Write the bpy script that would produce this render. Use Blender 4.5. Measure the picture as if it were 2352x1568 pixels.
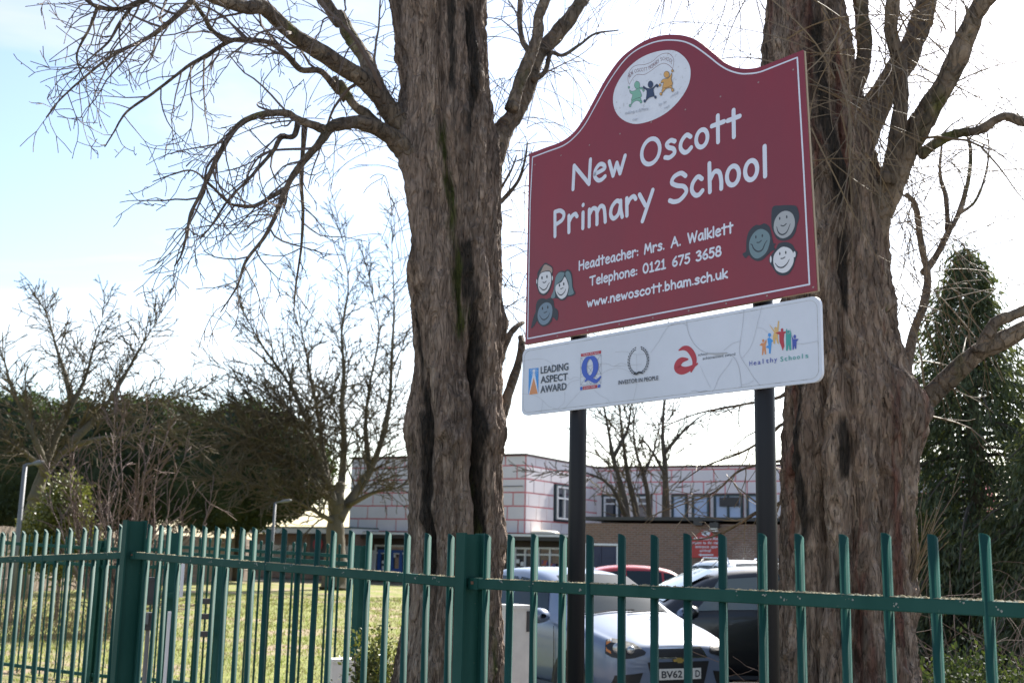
import bpy, math, random
import numpy as np
from mathutils import Vector, noise as mnoise
from mathutils.bvhtree import BVHTree

# ---------------------------------------------------------------- scene, camera, light
sc = bpy.context.scene
for o in list(bpy.data.objects):
    bpy.data.objects.remove(o)
COL = sc.collection
R = math.radians
EYE = 1.68
FPX = 2659.0                      # focal length in pixels of a 2352 x 1568 frame
PITCH, ROLL = R(10.28), R(1.23)
cp, sp_ = math.cos(PITCH), math.sin(PITCH)
FW = np.array([0, cp, sp_]); R0 = np.array([1., 0, 0]); U0 = np.array([0, -sp_, cp])
RT = R0*math.cos(ROLL) + U0*math.sin(ROLL)
UP = -R0*math.sin(ROLL) + U0*math.cos(ROLL)
cd = bpy.data.cameras.new('camera'); cam = bpy.data.objects.new('camera', cd); COL.objects.link(cam)
from mathutils import Matrix
cam.matrix_world = Matrix(((RT[0], UP[0], -FW[0], 0), (RT[1], UP[1], -FW[1], 0), (RT[2], UP[2], -FW[2], EYE), (0, 0, 0, 1)))
cd.sensor_width = 36.0; cd.lens = 36.0*FPX/2352.0
cd.clip_start = .05; cd.clip_end = 2000
cd.dof.use_dof = True; cd.dof.focus_distance = 5.2; cd.dof.aperture_fstop = 5.0
sc.camera = cam
SUN_AZ, SUN_EL = R(32), R(38)     # azimuth from +Y towards +X
w = bpy.data.worlds.new('World'); sc.world = w; w.use_nodes = True
nt = w.node_tree
sky = nt.nodes.new('ShaderNodeTexSky'); sky.sky_type = 'NISHITA'; sky.sun_disc = False
sky.sun_elevation = SUN_EL; sky.sun_rotation = SUN_AZ
sky.air_density = 1.0; sky.dust_density = 1.1; sky.ozone_density = 1.0
bg = nt.nodes['Background']; bg.inputs[1].default_value = .10
# thin high haze streaks over the whole sky
tc = nt.nodes.new('ShaderNodeTexCoord'); mp = nt.nodes.new('ShaderNodeMapping'); mp.inputs['Scale'].default_value = (1.2, 2.2, 5.5); mp.inputs['Rotation'].default_value = (.25, .2, .5)
cn = nt.nodes.new('ShaderNodeTexNoise'); cn.inputs['Scale'].default_value = 1.7; cn.inputs['Detail'].default_value = 7; cn.inputs['Roughness'].default_value = .55; cn.inputs['Distortion'].default_value = .5
cr = nt.nodes.new('ShaderNodeMapRange'); cr.inputs[1].default_value = .42; cr.inputs[2].default_value = .72; cr.inputs[4].default_value = .75
bw = nt.nodes.new('ShaderNodeRGBToBW'); mu = nt.nodes.new('ShaderNodeVectorMath'); mu.operation = 'SCALE'; mu.inputs[3].default_value = 1.28; mxs = nt.nodes.new('ShaderNodeMix'); mxs.data_type = 'RGBA'
cc_ = nt.nodes.new('ShaderNodeCombineColor')
nt.links.new(tc.outputs['Generated'], mp.inputs[0]); nt.links.new(mp.outputs[0], cn.inputs['Vector']); nt.links.new(cn.outputs[0], cr.inputs[0])
nt.links.new(sky.outputs[0], bw.inputs[0])
for i_ in range(3): nt.links.new(bw.outputs[0], cc_.inputs[i_])
nt.links.new(cc_.outputs[0], mu.inputs[0]); nt.links.new(cr.outputs[0], mxs.inputs[0]); nt.links.new(sky.outputs[0], mxs.inputs[6]); nt.links.new(mu.outputs[0], mxs.inputs[7])
nt.links.new(mxs.outputs[2], bg.inputs[0])
sd = bpy.data.lights.new('sun', 'SUN'); sd.energy = 4.8; sd.angle = R(.5); sd.color = (1, .95, .86)
sun = bpy.data.objects.new('sun', sd); COL.objects.link(sun)
sdir = Vector((math.sin(SUN_AZ)*math.cos(SUN_EL), math.cos(SUN_AZ)*math.cos(SUN_EL), math.sin(SUN_EL)))
sun.rotation_euler = sdir.to_track_quat('Z', 'Y').to_euler()
sun.location = (20, 30, 40)
vs = sc.view_settings
vs.view_transform = 'Standard'; vs.look = 'None'; vs.gamma = 1; vs.use_curve_mapping = False; vs.exposure = 1.4
sc.cycles.max_bounces = 6; sc.cycles.diffuse_bounces = 3; sc.cycles.glossy_bounces = 3
sc.cycles.transparent_max_bounces = 8; sc.cycles.caustics_reflective = False; sc.cycles.caustics_refractive = False
sc.cycles.use_denoising = True

# ---------------------------------------------------------------- helpers
def ray(px, py):
    return FW + RT*(px-1176)/FPX - UP*(py-784)/FPX
def A(px, py, Y):
    """point of the place seen at frame position px,py (2352 wide) that stands Y metres ahead"""
    d = ray(px, py); p = d*(Y/d[1]); p[2] += EYE
    return p
def AS(px, py, Y):
    return A(px/1.08844, py/1.08844, Y)
def smooth(pts, n=6, closed=False):
    P = np.array(pts, float); m = len(P); out = []
    rng_ = range(m if closed else m-1)
    for i in rng_:
        if closed:
            a, b, c, d = P[(i-1) % m], P[i], P[(i+1) % m], P[(i+2) % m]
        else:
            b, c = P[i], P[i+1]
            a = P[i-1] if i else 2*b-c
            d = P[i+2] if i+2 < m else 2*c-b
        for k in range(n):
            t = k/n
            out.append(.5*((2*b)+(c-a)*t+(2*a-5*b+4*c-d)*t*t+(3*b-a-3*c+d)*t**3))
    if not closed: out.append(P[-1])
    return np.array(out)

class MB:
    def __init__(s):
        s.v = []; s.f = []; s.m = []; s.n = 0
    def add(s, V, F, mi=0):
        V = np.asarray(V, float); b = s.n
        s.v.append(V); s.n += len(V)
        for f in F: s.f.append(tuple(int(i)+b for i in f))
        s.m += [mi]*len(F)
    def box(s, c, sz, rz=0, mi=0, rot=None):
        h = np.array(sz)/2.
        V = np.array([[x, y, z] for x in (-1, 1) for y in (-1, 1) for z in (-1, 1)])*h
        if rot is not None: V = V@np.array(rot).T
        elif rz:
            c_, s_ = math.cos(rz), math.sin(rz)
            V = V@np.array([[c_, -s_, 0], [s_, c_, 0], [0, 0, 1]]).T
        s.add(V+np.array(c), [(0, 1, 3, 2), (4, 6, 7, 5), (0, 4, 5, 1), (2, 3, 7, 6), (0, 2, 6, 4), (1, 5, 7, 3)], mi)
    def tube(s, P, r, n=8, mi=0, cap=True):
        P = np.asarray(P, float); m = len(P)
        r = np.broadcast_to(np.asarray(r, float), (m,))
        T = np.gradient(P, axis=0); T /= np.linalg.norm(T, axis=1)[:, None]+1e-9
        ref = np.array([0, 0, 1.]) if abs(T[:, 2]).mean() < .8 else np.array([1., .3, 0])
        a = np.cross(T, ref); a /= np.linalg.norm(a, axis=1)[:, None]+1e-9
        b = np.cross(T, a)
        th = np.arange(n)*2*math.pi/n
        V = (P[:, None]+r[:, None, None]*(np.cos(th)[None, :, None]*a[:, None]+np.sin(th)[None, :, None]*b[:, None])).reshape(-1, 3)
        F = []
        for i in range(m-1):
            o = i*n
            for j in range(n):
                k = (j+1) % n
                F.append((o+j, o+n+j, o+n+k, o+k))
        if cap:
            F.append(tuple(range(n))); F.append(tuple(range((m-1)*n+n-1, (m-1)*n-1, -1)))
        s.add(V, F, mi)
    def prism(s, poly, fn, t0, t1, mi=0):
        """poly: list of 2D points; fn(u,v,t)->3D; extruded from t0 to t1 (t1 the front)"""
        n = len(poly)
        V = [fn(u, v, t0) for u, v in poly]+[fn(u, v, t1) for u, v in poly]
        F = [tuple(range(n-1, -1, -1)), tuple(range(n, 2*n))]+[(i, (i+1) % n, n+(i+1) % n, n+i) for i in range(n)]
        s.add(V, F, mi)
    def lathe(s, c, prof, n=16, mi=0):
        V = []; F = []
        for r, z in prof:
            for j in range(n):
                a = j*2*math.pi/n; V.append((c[0]+r*math.cos(a), c[1]+r*math.sin(a), c[2]+z))
        for i in range(len(prof)-1):
            for j in range(n):
                k = (j+1) % n; F.append((i*n+j, i*n+k, (i+1)*n+k, (i+1)*n+j))
        F.append(tuple(range(n-1, -1, -1))); F.append(tuple(range((len(prof)-1)*n, len(prof)*n)))
        s.add(V, F, mi)
    def build(s, name, mats, parent=None, smooth=False, **tags):
        me = bpy.data.meshes.new(name)
        V = np.concatenate(s.v) if s.v else np.zeros((0, 3))
        org = np.zeros(3)
        if parent is None and len(V) and tags.pop('recentre', True):
            org = np.array([(V[:, 0].min()+V[:, 0].max())/2, (V[:, 1].min()+V[:, 1].max())/2, V[:, 2].min()])
        if parent is not None:
            org = np.array(parent_world(parent))
        me.from_pydata((V-org).tolist(), [], s.f)
        mats = mats if isinstance(mats, (list, tuple)) else [mats]
        for m in mats: me.materials.append(m)
        if any(s.m): me.polygons.foreach_set('material_index', s.m)
        if smooth: me.polygons.foreach_set('use_smooth', [True]*len(me.polygons))
        me.update()
        o = bpy.data.objects.new(name, me); COL.objects.link(o)
        if parent is not None: o.parent = parent
        else: o.location = org
        for k, v in tags.items(): o[k] = v
        return o
def parent_world(o):
    p = np.array(o.location)
    while o.parent is not None:
        o = o.parent; p = p+np.array(o.location)
    return p
def tri_mesh(name, V, F, mats, parent=None, mi=None, smooth=False, **tags):
    me = bpy.data.meshes.new(name)
    org = np.array(parent_world(parent)) if parent is not None else np.array([V[:, 0].mean(), V[:, 1].mean(), V[:, 2].min()])
    V = V-org; nf, k = F.shape
    me.vertices.add(len(V)); me.vertices.foreach_set('co', V.astype(np.float32).ravel())
    me.loops.add(nf*k); me.loops.foreach_set('vertex_index', F.astype(np.int32).ravel())
    me.polygons.add(nf); me.polygons.foreach_set('loop_start', np.arange(0, nf*k, k, dtype=np.int32))
    me.polygons.foreach_set('loop_total', np.full(nf, k, dtype=np.int32))
    mats = mats if isinstance(mats, (list, tuple)) else [mats]
    for m in mats: me.materials.append(m)
    if mi is not None: me.polygons.foreach_set('material_index', mi.astype(np.int32))
    me.polygons.foreach_set('use_smooth', np.full(nf, bool(smooth)))
    me.update(calc_edges=True); me.validate()
    o = bpy.data.objects.new(name, me); COL.objects.link(o)
    if parent is not None: o.parent = parent
    else: o.location = org
    for kk, v in tags.items(): o[kk] = v
    return o
def thing(name, label, cat, loc, group=None):
    o = bpy.data.objects.new(name, None); COL.objects.link(o)
    o.empty_display_size = .1
    o.location = loc; o['label'] = label; o['category'] = cat
    if group: o['group'] = group
    return o
def sub(name, parent, loc=None):
    o = bpy.data.objects.new(name, None); COL.objects.link(o); o.empty_display_size = .05
    o.parent = parent
    if loc is not None: o.location = np.array(loc)-parent_world(parent)
    return o
def put(name, mesh, mats_done, parent, loc, rz=0, **tags):
    o = bpy.data.objects.new(name, mesh); COL.objects.link(o)
    if parent is not None:
        o.parent = parent; o.location = np.array(loc)-np.array(parent_world(parent))
    else: o.location = loc
    o.rotation_euler = (0, 0, rz)
    for k, v in tags.items(): o[k] = v
    return o

# ---------------------------------------------------------------- materials
def mat(name, col, rough=.6, metal=0., var=None, vs_=6., vr=(.35, .65), stretch=(1, 1, 1), bump=0., bs=30., bst=None,
        spec=.5, coat=0., spots=None, sps=40., spt=.66, trans=0., tcol=None, detail=5., bdist=.02):
    m = bpy.data.materials.new(name); m.use_nodes = True
    n = m.node_tree.nodes; l = m.node_tree.links
    b = n['Principled BSDF']
    b.inputs['Roughness'].default_value = rough; b.inputs['Metallic'].default_value = metal
    b.inputs['Specular IOR Level'].default_value = spec; b.inputs['Coat Weight'].default_value = coat
    b.inputs['Base Color'].default_value = (*col, 1)
    def tex(scale, st, det):
        g = n.new('ShaderNodeNewGeometry'); mp = n.new('ShaderNodeMapping'); t = n.new('ShaderNodeTexNoise')
        l.new(g.outputs['Position'], mp.inputs[0]); mp.inputs['Scale'].default_value = st
        l.new(mp.outputs[0], t.inputs['Vector']); t.inputs['Scale'].default_value = scale; t.inputs['Detail'].default_value = det
        t.inputs['Roughness'].default_value = .62
        return t
    last = None
    if var is not None:
        t = tex(vs_, stretch, detail); r = n.new('ShaderNodeMapRange')
        l.new(t.outputs[0], r.inputs[0]); r.inputs[1].default_value = vr[0]; r.inputs[2].default_value = vr[1]
        mx = n.new('ShaderNodeMix'); mx.data_type = 'RGBA'
        l.new(r.outputs[0], mx.inputs[0]); mx.inputs[6].default_value = (*col, 1); mx.inputs[7].default_value = (*var, 1)
        last = mx.outputs[2]
    if spots is not None:
        t = tex(sps, (1, 1, 1), 6.); r = n.new('ShaderNodeMapRange')
        l.new(t.outputs[0], r.inputs[0]); r.inputs[1].default_value = spt; r.inputs[2].default_value = spt+.06
        mx = n.new('ShaderNodeMix'); mx.data_type = 'RGBA'
        l.new(r.outputs[0], mx.inputs[0])
        if last is not None: l.new(last, mx.inputs[6])
        else: mx.inputs[6].default_value = (*col, 1)
        mx.inputs[7].default_value = (*spots, 1); last = mx.outputs[2]
    if last is not None: l.new(last, b.inputs['Base Color'])
    if bump:
        t = tex(bs, bst or stretch, 8.); bn = n.new('ShaderNodeBump')
        bn.inputs['Strength'].default_value = bump; bn.inputs['Distance'].default_value = bdist
        l.new(t.outputs[0], bn.inputs['Height']); l.new(bn.outputs[0], b.inputs['Normal'])
    if trans:
        tr = n.new('ShaderNodeBsdfTranslucent'); tr.inputs[0].default_value = (*(tcol or col), 1)
        ms = n.new('ShaderNodeMixShader'); ms.inputs[0].default_value = trans
        out = n['Material Output']
        l.new(b.outputs[0], ms.inputs[1]); l.new(tr.outputs[0], ms.inputs[2]); l.new(ms.outputs[0], out.inputs[0])
    return m
def brick_mat(name, a, b_, mortar, su=1.):
    m = bpy.data.materials.new(name); m.use_nodes = True
    n = m.node_tree.nodes; l = m.node_tree.links; b = n['Principled BSDF']
    g = n.new('ShaderNodeNewGeometry'); sx = n.new('ShaderNodeSeparateXYZ'); l.new(g.outputs['Position'], sx.inputs[0])
    mul = n.new('ShaderNodeMath'); mul.operation = 'MULTIPLY'; mul.inputs[1].default_value = 1/.887
    l.new(sx.outputs[0], mul.inputs[0])
    cb = n.new('ShaderNodeCombineXYZ'); l.new(mul.outputs[0], cb.inputs[0]); l.new(sx.outputs[2], cb.inputs[1])
    t = n.new('ShaderNodeTexBrick'); l.new(cb.outputs[0], t.inputs[0])
    t.inputs['Color1'].default_value = (*a, 1); t.inputs['Color2'].default_value = (*b_, 1); t.inputs['Mortar'].default_value = (*mortar, 1)
    t.inputs['Scale'].default_value = 1; t.inputs['Mortar Size'].default_value = .012
    t.inputs['Brick Width'].default_value = .225; t.inputs['Row Height'].default_value = .075
    l.new(t.outputs[0], b.inputs['Base Color']); b.inputs['Roughness'].default_value = .9
    return m
M = {}
M['green'] = mat('fence_green', (.010, .056, .046), .6, spec=.14, var=(.019, .074, .062), vs_=4., stretch=(1, 1, .4), spots=(.17, .18, .14), sps=60., spt=.69)
M['green2'] = mat('gate_green', (.012, .060, .050), .65, spec=.12, var=(.02, .08, .066), vs_=4.)
M['lichen'] = mat('lichen', (.30, .28, .20), .95, var=(.42, .33, .18), vs_=60., bump=.6, bs=200.)
M['lichen_grey'] = mat('lichen_grey', (.26, .27, .25), .95, var=(.38, .38, .34), vs_=120., bump=.6, bs=300.)
M['post_black'] = mat('post_black', (.007, .007, .011), .42, spec=.22, var=(.011, .011, .014), vs_=5., stretch=(1, 1, .2), spots=(.12, .09, .08), sps=35., spt=.76)
M['red_board'] = mat('red_board', (.23, .014, .031), .40, var=(.195, .017, .034), vs_=2.2, stretch=(1, 1, .35), bump=.02, bs=6., spots=(.13, .03, .045), sps=9., spt=.68)
M['board_edge'] = mat('board_edge', (.32, .25, .17), .7)
M['white_board'] = mat('white_board', (.62, .645, .73), .42, var=(.57, .595, .67), vs_=3., spots=(.45, .45, .42), sps=26., spt=.74)
M['letter'] = mat('letter_white', (.66, .69, .79), .5, var=(.61, .64, .74), vs_=9.)
M['ink'] = mat('ink_dark', (.028, .033, .045), .5)
M['crack'] = mat('crack_grey', (.41, .42, .45), .8)
M['alu'] = mat('grey_steel', (.15, .155, .165), .6, metal=.3)
M['screw'] = mat('screw', (.30, .22, .2), .4, metal=.6)
# ---------------------------------------------------------------- ground
M['soil'] = mat('soil', (.15, .115, .085), .95, var=(.085, .07, .045), vs_=1.3, bump=.6, bs=9., bdist=.05, spots=(.07, .085, .03), sps=1.1, spt=.52)
M['lawn'] = mat('lawn', (.19, .205, .045), .95, var=(.32, .235, .16), vs_=.42, vr=(.50, .60), bump=.8, bs=12., bdist=.06, spots=(.26, .27, .06), sps=3.5, spt=.53)
M['tarmac'] = mat('tarmac', (.055, .053, .052), .9, var=(.08, .077, .073), vs_=1.2, bump=.3, bs=120.)
M['path'] = mat('path', (.30, .235, .20), .9, var=(.24, .19, .16), vs_=2., bump=.3, bs=60.)
M['pave'] = mat('bounce_pavement', (.40, .38, .35), .9, var=(.34, .32, .30), vs_=2.)
def sheet(name, pts, z, m, nx=1, kind='structure'):
    b = MB(); b.add([(x, y, z) for x, y in pts], [tuple(range(len(pts)))])
    return b.build(name, m, None, kind=kind)
def grid(name, x0, x1, y0, y1, nx, ny, zf, m):
    xs = np.linspace(x0, x1, nx); ys = np.linspace(y0, y1, ny)
    V = np.array([(x, y, zf(x, y)) for y in ys for x in xs])
    F = np.array([(j*nx+i, j*nx+i+1, (j+1)*nx+i+1, (j+1)*nx+i) for j in range(ny-1) for i in range(nx-1)])
    o = tri_mesh(name, V, F, m, None, smooth=True); o['kind'] = 'structure'
    return o
sheet('ground', [(-400, -20), (400, -20), (400, 900), (-400, 900)], -.03, M['soil'])
sheet('bounce_pavement', [(-40, -20), (40, -20), (40, 2.2), (-40, 2.2)], -.006, M['pave'])  # unseen foreground, enlarged and lightened to bounce sunlight onto the sign
def lz(x, y):
    e = min(1, max(0, (y-12.5)/3), max(0, (57-y)/3))
    e = max(0, min(e, (1.2-x)/2.0))
    return -.02+e*(.07+.05*mnoise.noise(Vector((x*.2, y*.2, 0)))+.03*mnoise.noise(Vector((x*.9, y*.9, 3))))
grid('lawn', -32, 1.2, 12.5, 57, 70, 90, lz, M['lawn'])
sheet('car_park', [(1.3, 10.5), (30, 10.5), (30, 58), (1.3, 58)], -.018, M['tarmac'])
sheet('path', [(-4.6, 8.6), (1.2, 8.6), (1.2, 12.6), (-4.6, 12.6)], -.014, M['path'])

# ---------------------------------------------------------------- school building
C1 = np.array([.85, 60.]); BU = np.array([.887, -.462]); BV = np.array([.462, .887])
BRZ = math.atan2(BU[1], BU[0])
def B(u, v, z):
    p = C1+BU*u+BV*v
    return np.array([p[0], p[1], z])
def on_wall(px, py, v):
    """(u,z) on the building plane at depth v"""
    d = ray(px, py); nrm = np.array([BV[0], BV[1]])
    p0 = C1+BV*v
    t = (p0@nrm)/(d[:2]@nrm)
    q = d*t
    return (q[:2]-p0)@BU, q[2]+EYE
M['tape'] = mat('red_tape', (.72, .16, .18), .7)
M['panel'] = mat('insulation_board', (.80, .74, .76), .75, var=(.75, .69, .71), vs_=.8)
M['dark_trim'] = mat('dark_trim', (.045, .043, .045), .6)
M['frame_white'] = mat('frame_white', (.72, .73, .76), .45)
M['frame_teal'] = mat('frame_teal', (.018, .04, .05), .45)
M['pane'] = mat('window_pane', (.03, .04, .055), .05, spec=1., coat=1.)
M['pane_sky'] = mat('pane_sky_blue', (.30, .42, .68), .35, var=(.42, .52, .72), vs_=1.1, coat=.6)  # blue of the sky's reflection painted into the pane colour
M['blue'] = mat('door_blue', (.02, .09, .36), .45)
M['navy'] = mat('door_navy', (.018, .026, .075), .5)
M['brown_wall'] = mat('brown_wall', (.07, .055, .05), .8, var=(.05, .04, .04), vs_=1.)
M['roof_felt'] = mat('roof_felt', (.12, .12, .12), .9)
M['brick'] = brick_mat('brick', (.235, .13, .095), (.17, .098, .076), (.24, .20, .17))
M['paper'] = mat('paper', (.75, .76, .78), .8)
M['poster'] = mat('poster', (.50, .12, .05), .7, var=(.12, .1, .25), vs_=5., vr=(.45, .5))
M['dome'] = mat('skylight_dome', (.74, .68, .56), .35)
ROWS = [2.62, 3.3, 4.0, 4.7, 5.4, 6.08, 6.6]
sb = thing('school_building', 'two storey school building clad in white boards with red taped joints', 'building', B(0, 0, 0))
pcache = {}
def panel(u0, u1, z0, z1, v, face, rng):
    if u1-u0 < .12 or z1-z0 < .12: return
    key = (round(u1-u0, 2), round(z1-z0, 2), face)
    if key not in pcache:
        b = MB(); L_, H_ = u1-u0-.065, z1-z0-.065
        b.box((L_/2, -.02, H_/2) if face == 'f' else (.02, L_/2, H_/2), (L_, .05, H_) if face == 'f' else (.05, L_, H_))
        me = bpy.data.meshes.new('panel')
        me.from_pydata(np.concatenate(b.v).tolist(), [], b.f); me.materials.append(M['panel'])
        pcache[key] = me
    off = rng.uniform(-.006, .006)
    if face == 'f': p = B(u0+.032, v+off, z0+.032)
    else: p = B(v+off, u0+.032, z0+.032)
    put('panel', pcache[key], None, sb, p, BRZ)
def clad(u0, u1, v, rows, face, seed, holes=()):
    rng = random.Random(seed)
    for k in range(len(rows)-1):
        z0, z1 = rows[k], rows[k+1]
        cuts = [u0]; x = u0+[.62, 1.22, .3, .9, .5, 1.05][k % 6]
        while x < u1-.15:
            cuts.append(x); x += 1.24
        cuts.append(u1)
        for a, b in zip(cuts, cuts[1:]):
            segs = [(a, b)]
            for h0, h1, hz0, hz1 in holes:
                if hz1 <= z0+.1 or hz0 >= z1-.1: continue
                ns = []
                for p, q in segs:
                    if h1 <= p or h0 >= q: ns.append((p, q)); continue
                    if h0 > p: ns.append((p, h0))
                    if h1 < q: ns.append((h1, q))
                segs = ns
            for p, q in segs: panel(p, q, z0, z1, v, face, rng)
# backing walls (taped sheathing) and roofs
b = MB(); b.box(B(-5.45, 4.65, 4.6), (10.9, 9.3, 4.0), BRZ); b.build('front_wall', M['tape'], sb)
b = MB(); b.box(B(8.0, 13.0, 3.3), (26.0, 7.36, 6.6), BRZ); b.build('wing_wall', M['tape'], sb)
b = MB(); b.box(B(-5.45, 4.6, 6.65), (11.1, 9.5, .09), BRZ); b.build('roof_edge', M['dark_trim'], sb)
b = MB(); b.box(B(8.0, 13.0, 6.65), (26.2, 7.6, .09), BRZ); b.build('roof_edge', M['dark_trim'], sb)
clad(-10.9, 0, 0, ROWS, 'f', 3)
# return wall, with one window
ru0, rz0 = 3.0, 3.55
clad(0, 9.3, 0, ROWS, 's', 5, [(3.35, 6.6, 3.3, 5.4)])
def window(u0, u1, z0, z1, v, fr, pane, face='f', mull=1, thick=.07, bars=(), name='window'):
    def P(u, dv, z): return B(u, v+dv, z) if face == 'f' else B(v-dv, u, z)
    def S(a, d, c): return (a, d, c) if face == 'f' else (d, a, c)
    root = sub(name, sb, P((u0+u1)/2, 0, z0))
    b = MB()
    for z in (z0+thick/2, z1-thick/2): b.box(P((u0+u1)/2, -.07, z), S(u1-u0, .14, thick), BRZ)
    xs = [u0+thick/2, u1-thick/2]+[u0+(u1-u0)*k/mull for k in range(1, mull)]
    for x in xs: b.box(P(x, -.068, (z0+z1)/2), S(thick, .13, z1-z0-2*thick), BRZ)
    for z in bars: b.box(P((u0+u1)/2, -.066, z), S(u1-u0-2*thick, .12, thick), BRZ)
    b.build('frame', fr, root)
    b = MB(); b.box(P((u0+u1)/2, -.035, (z0+z1)/2), S(u1-u0-.02, .03, z1-z0-.02), BRZ)
    b.build('pane', pane, root)
    return root
window(3.4, 6.55, 3.34, 5.36, 0, M['frame_teal'], M['pane'], 's', 1, .10)
window(3.55, 6.4, 3.46, 5.24, .06, M['frame_white'], M['pane'], 's', 3, .09, (4.6,))
# wing: windows found on its wall
wins = []
for x0, x1 in ((1384, 1427), (1459, 1498), (1543, 1580), (1590, 1631), (1640, 1708), (1715, 1745), (1795, 1830)):
    u0, zt = on_wall(x0, 1134, 9.3); u1, zb = on_wall(x1, 1200, 9.3)
    wins.append((u0, u1))
WZ0, WZ1 = 3.35, on_wall(1500, 1134, 9.3)[1]
wr = [2.65, 3.35, WZ1, WZ1+.68, WZ1+1.36, 6.6]
clad(0, 20.9, 9.32, wr, 'f', 8, [(a, b_, WZ0, WZ1) for a, b_ in wins])
for k, (a, b_) in enumerate(wins):
    window(a, b_, WZ0, WZ1, 9.3, M['frame_teal'], M['pane'] if k in (0, 1) else M['pane_sky'], 'f', 2 if k == 4 else 1, .13)
    if k in (0, 1): window(a+.16, b_-.16, WZ0+.14, WZ1-.15, 9.24, M['frame_white'], M['pane'], 'f', 1, .1, (WZ1-.55,))
u, z = on_wall(1675, 1150, 9.3)
b = MB(); b.box(B(wins[4][1]-.75, 9.14, WZ1-.45), (1.1, .05, .5), BRZ); b.build('blind', M['dark_trim'], sb)
b = MB(); b.tube([B(-10.9, -.09, 5.0), B(-5, -.09, 4.97), B(-.1, -.09, 5.02)], .02, 6); b.build('cable', M['dark_trim'], sb)
# entrance block: flat roof, fascia, recessed ground floor
b = MB(); b.box(B(-3.2, 3.0, 2.42), (15.9, 8.6, .34), BRZ); b.build('canopy_roof', M['dark_trim'], sb)
b = MB(); b.box(B(-3.2, -1.34, 2.50), (15.96, .06, .12), BRZ); b.build('gutter', M['frame_white'], sb)
b = MB(); b.box(B(-3.2, 4.0, 1.12), (15.4, 8.4, 2.24), BRZ); b.build('ground_floor_wall', M['brown_wall'], sb)
GV = -.2
def gf(x0, x1, y0, y1, fr, pane, mull=1, bars=(), name='window'):
    u0, z1 = on_wall(x0, y0, GV); u1, z0 = on_wall(x1, y1, GV)
    z1 = min(z1, 2.2)
    return window(u0, u1, max(z0, .02), z1, GV, fr, pane, 'f', mull, .09, [z0+(z1-z0)*q for q in bars], name)
dr = gf(864, 931, 1250, 1346, M['frame_white'], M['pane'], 1, (.80,), 'entrance_door')
u0, _ = on_wall(869, 1300, GV); u1, _ = on_wall(927, 1300, GV)
for a, c in ((u0, (u0+u1)/2), ((u0+u1)/2, u1)):
    b = MB()
    b.box(B((a+c)/2, GV-.11, .38), (c-a-.04, .05, .55), BRZ)
    for x in (a+.12, c-.12): b.box(B(x, GV-.11, 1.07), (.2, .05, .83), BRZ)
    b.box(B((a+c)/2, GV-.11, 1.56), (c-a-.04, .05, .16), BRZ)
    b.build('door_leaf', M['blue'], dr)
gf(1184, 1232, 1256, 1334, M['frame_white'], M['pane'], 2, (.78,))
gf(1238, 1292, 1256, 1334, M['frame_white'], M['pane'], 2, (.78,))
gf(836, 858, 1262, 1334, M['frame_white'], M['pane'], 1)
for x, y, w_, h_ in ((1193, 1288, 8, 9), (1203, 1294, 8, 9), (1196, 1306, 9, 8), (1208, 1312, 8, 8), (1194, 1322, 10, 8), (884, 1290, 5, 7), (884, 1303, 5, 8), (911, 1276, 5, 7)):
    u, z = on_wall(x, y, GV); s_ = 60/2659
    b = MB(); b.box(B(u, GV-.19, z), (w_*s_, .01, h_*s_), BRZ); b.build('paper_notice', M['paper'], sb)
for x, y, w_, h_ in ((1255, 1292, 14, 11), (1274, 1300, 12, 12), (1258, 1312, 14, 12)):
    u, z = on_wall(x, y, GV); s_ = 60/2659
    b = MB(); b.box(B(u, GV-.2, z), (w_*s_, .01, h_*s_), BRZ); b.build('poster', M['poster'], sb)
for u, v, s_ in ((.55, 1.2, 1.5), (2.6, 2.2, 1.3), (3.9, 1.6, 1.2)):
    b = MB(); b.lathe(B(u, v, 2.59), [(.52*s_, 0), (.53*s_, .10), (.46*s_, .17), (.25*s_, .21), (.05*s_, .22)], 14); b.build('skylight', M['dome'], sb, smooth=True)
# low classroom block on the left
lb = thing('classroom_block', 'low flat roofed classroom block with white fascia behind the lawn', 'building', A(690, 1300, 66)*np.array([1, 1, 0]))
p0, p1 = A(572, 1219, 67), A(815, 1222, 62.5)
dv = (p1-p0)[:2]; Ln = np.linalg.norm(dv); dv /= Ln; lrz = math.atan2(dv[1], dv[0]); nb = np.array([-dv[1], dv[0]])
def LB(u, v, z): q = p0[:2]+dv*u+nb*v; return np.array([q[0], q[1], z])
b = MB(); b.box(LB(Ln/2, 4.1, 1.2), (Ln-.3, 8, 2.4), lrz); b.build('wall', M['brick'], lb)
b = MB(); b.box(LB(Ln/2, 4, 2.58), (Ln, 8.6, .3), lrz); b.build('fascia', M['frame_white'], lb)
b = MB(); b.box(LB(Ln/2, 4, 2.76), (Ln+.05, 8.65, .06), lrz); b.build('roof', M['green2'], lb)
b = MB(); b.box(LB(Ln*.70, .07, 1.6), (1.7, .05, 1.5), lrz); b.build('notice_panel', M['dark_trim'], lb)
b = MB()
b.prism([(.36*math.cos(a), .36*math.sin(a)) for a in np.linspace(0, 6.2, 22)], lambda u, v, t: LB(Ln*.67+u, .04-t, 1.85+v), 0, .03); b.build('round_sign', mat('sign_red', (.35, .03, .04), .6), lb)
for k, q in enumerate((.12, .3, .46, .86)):
    b = MB(); b.box(LB(Ln*q, .08, 1.15), (1.5, .06, 1.3), lrz); b.build('window', M['pane'], lb)
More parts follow.
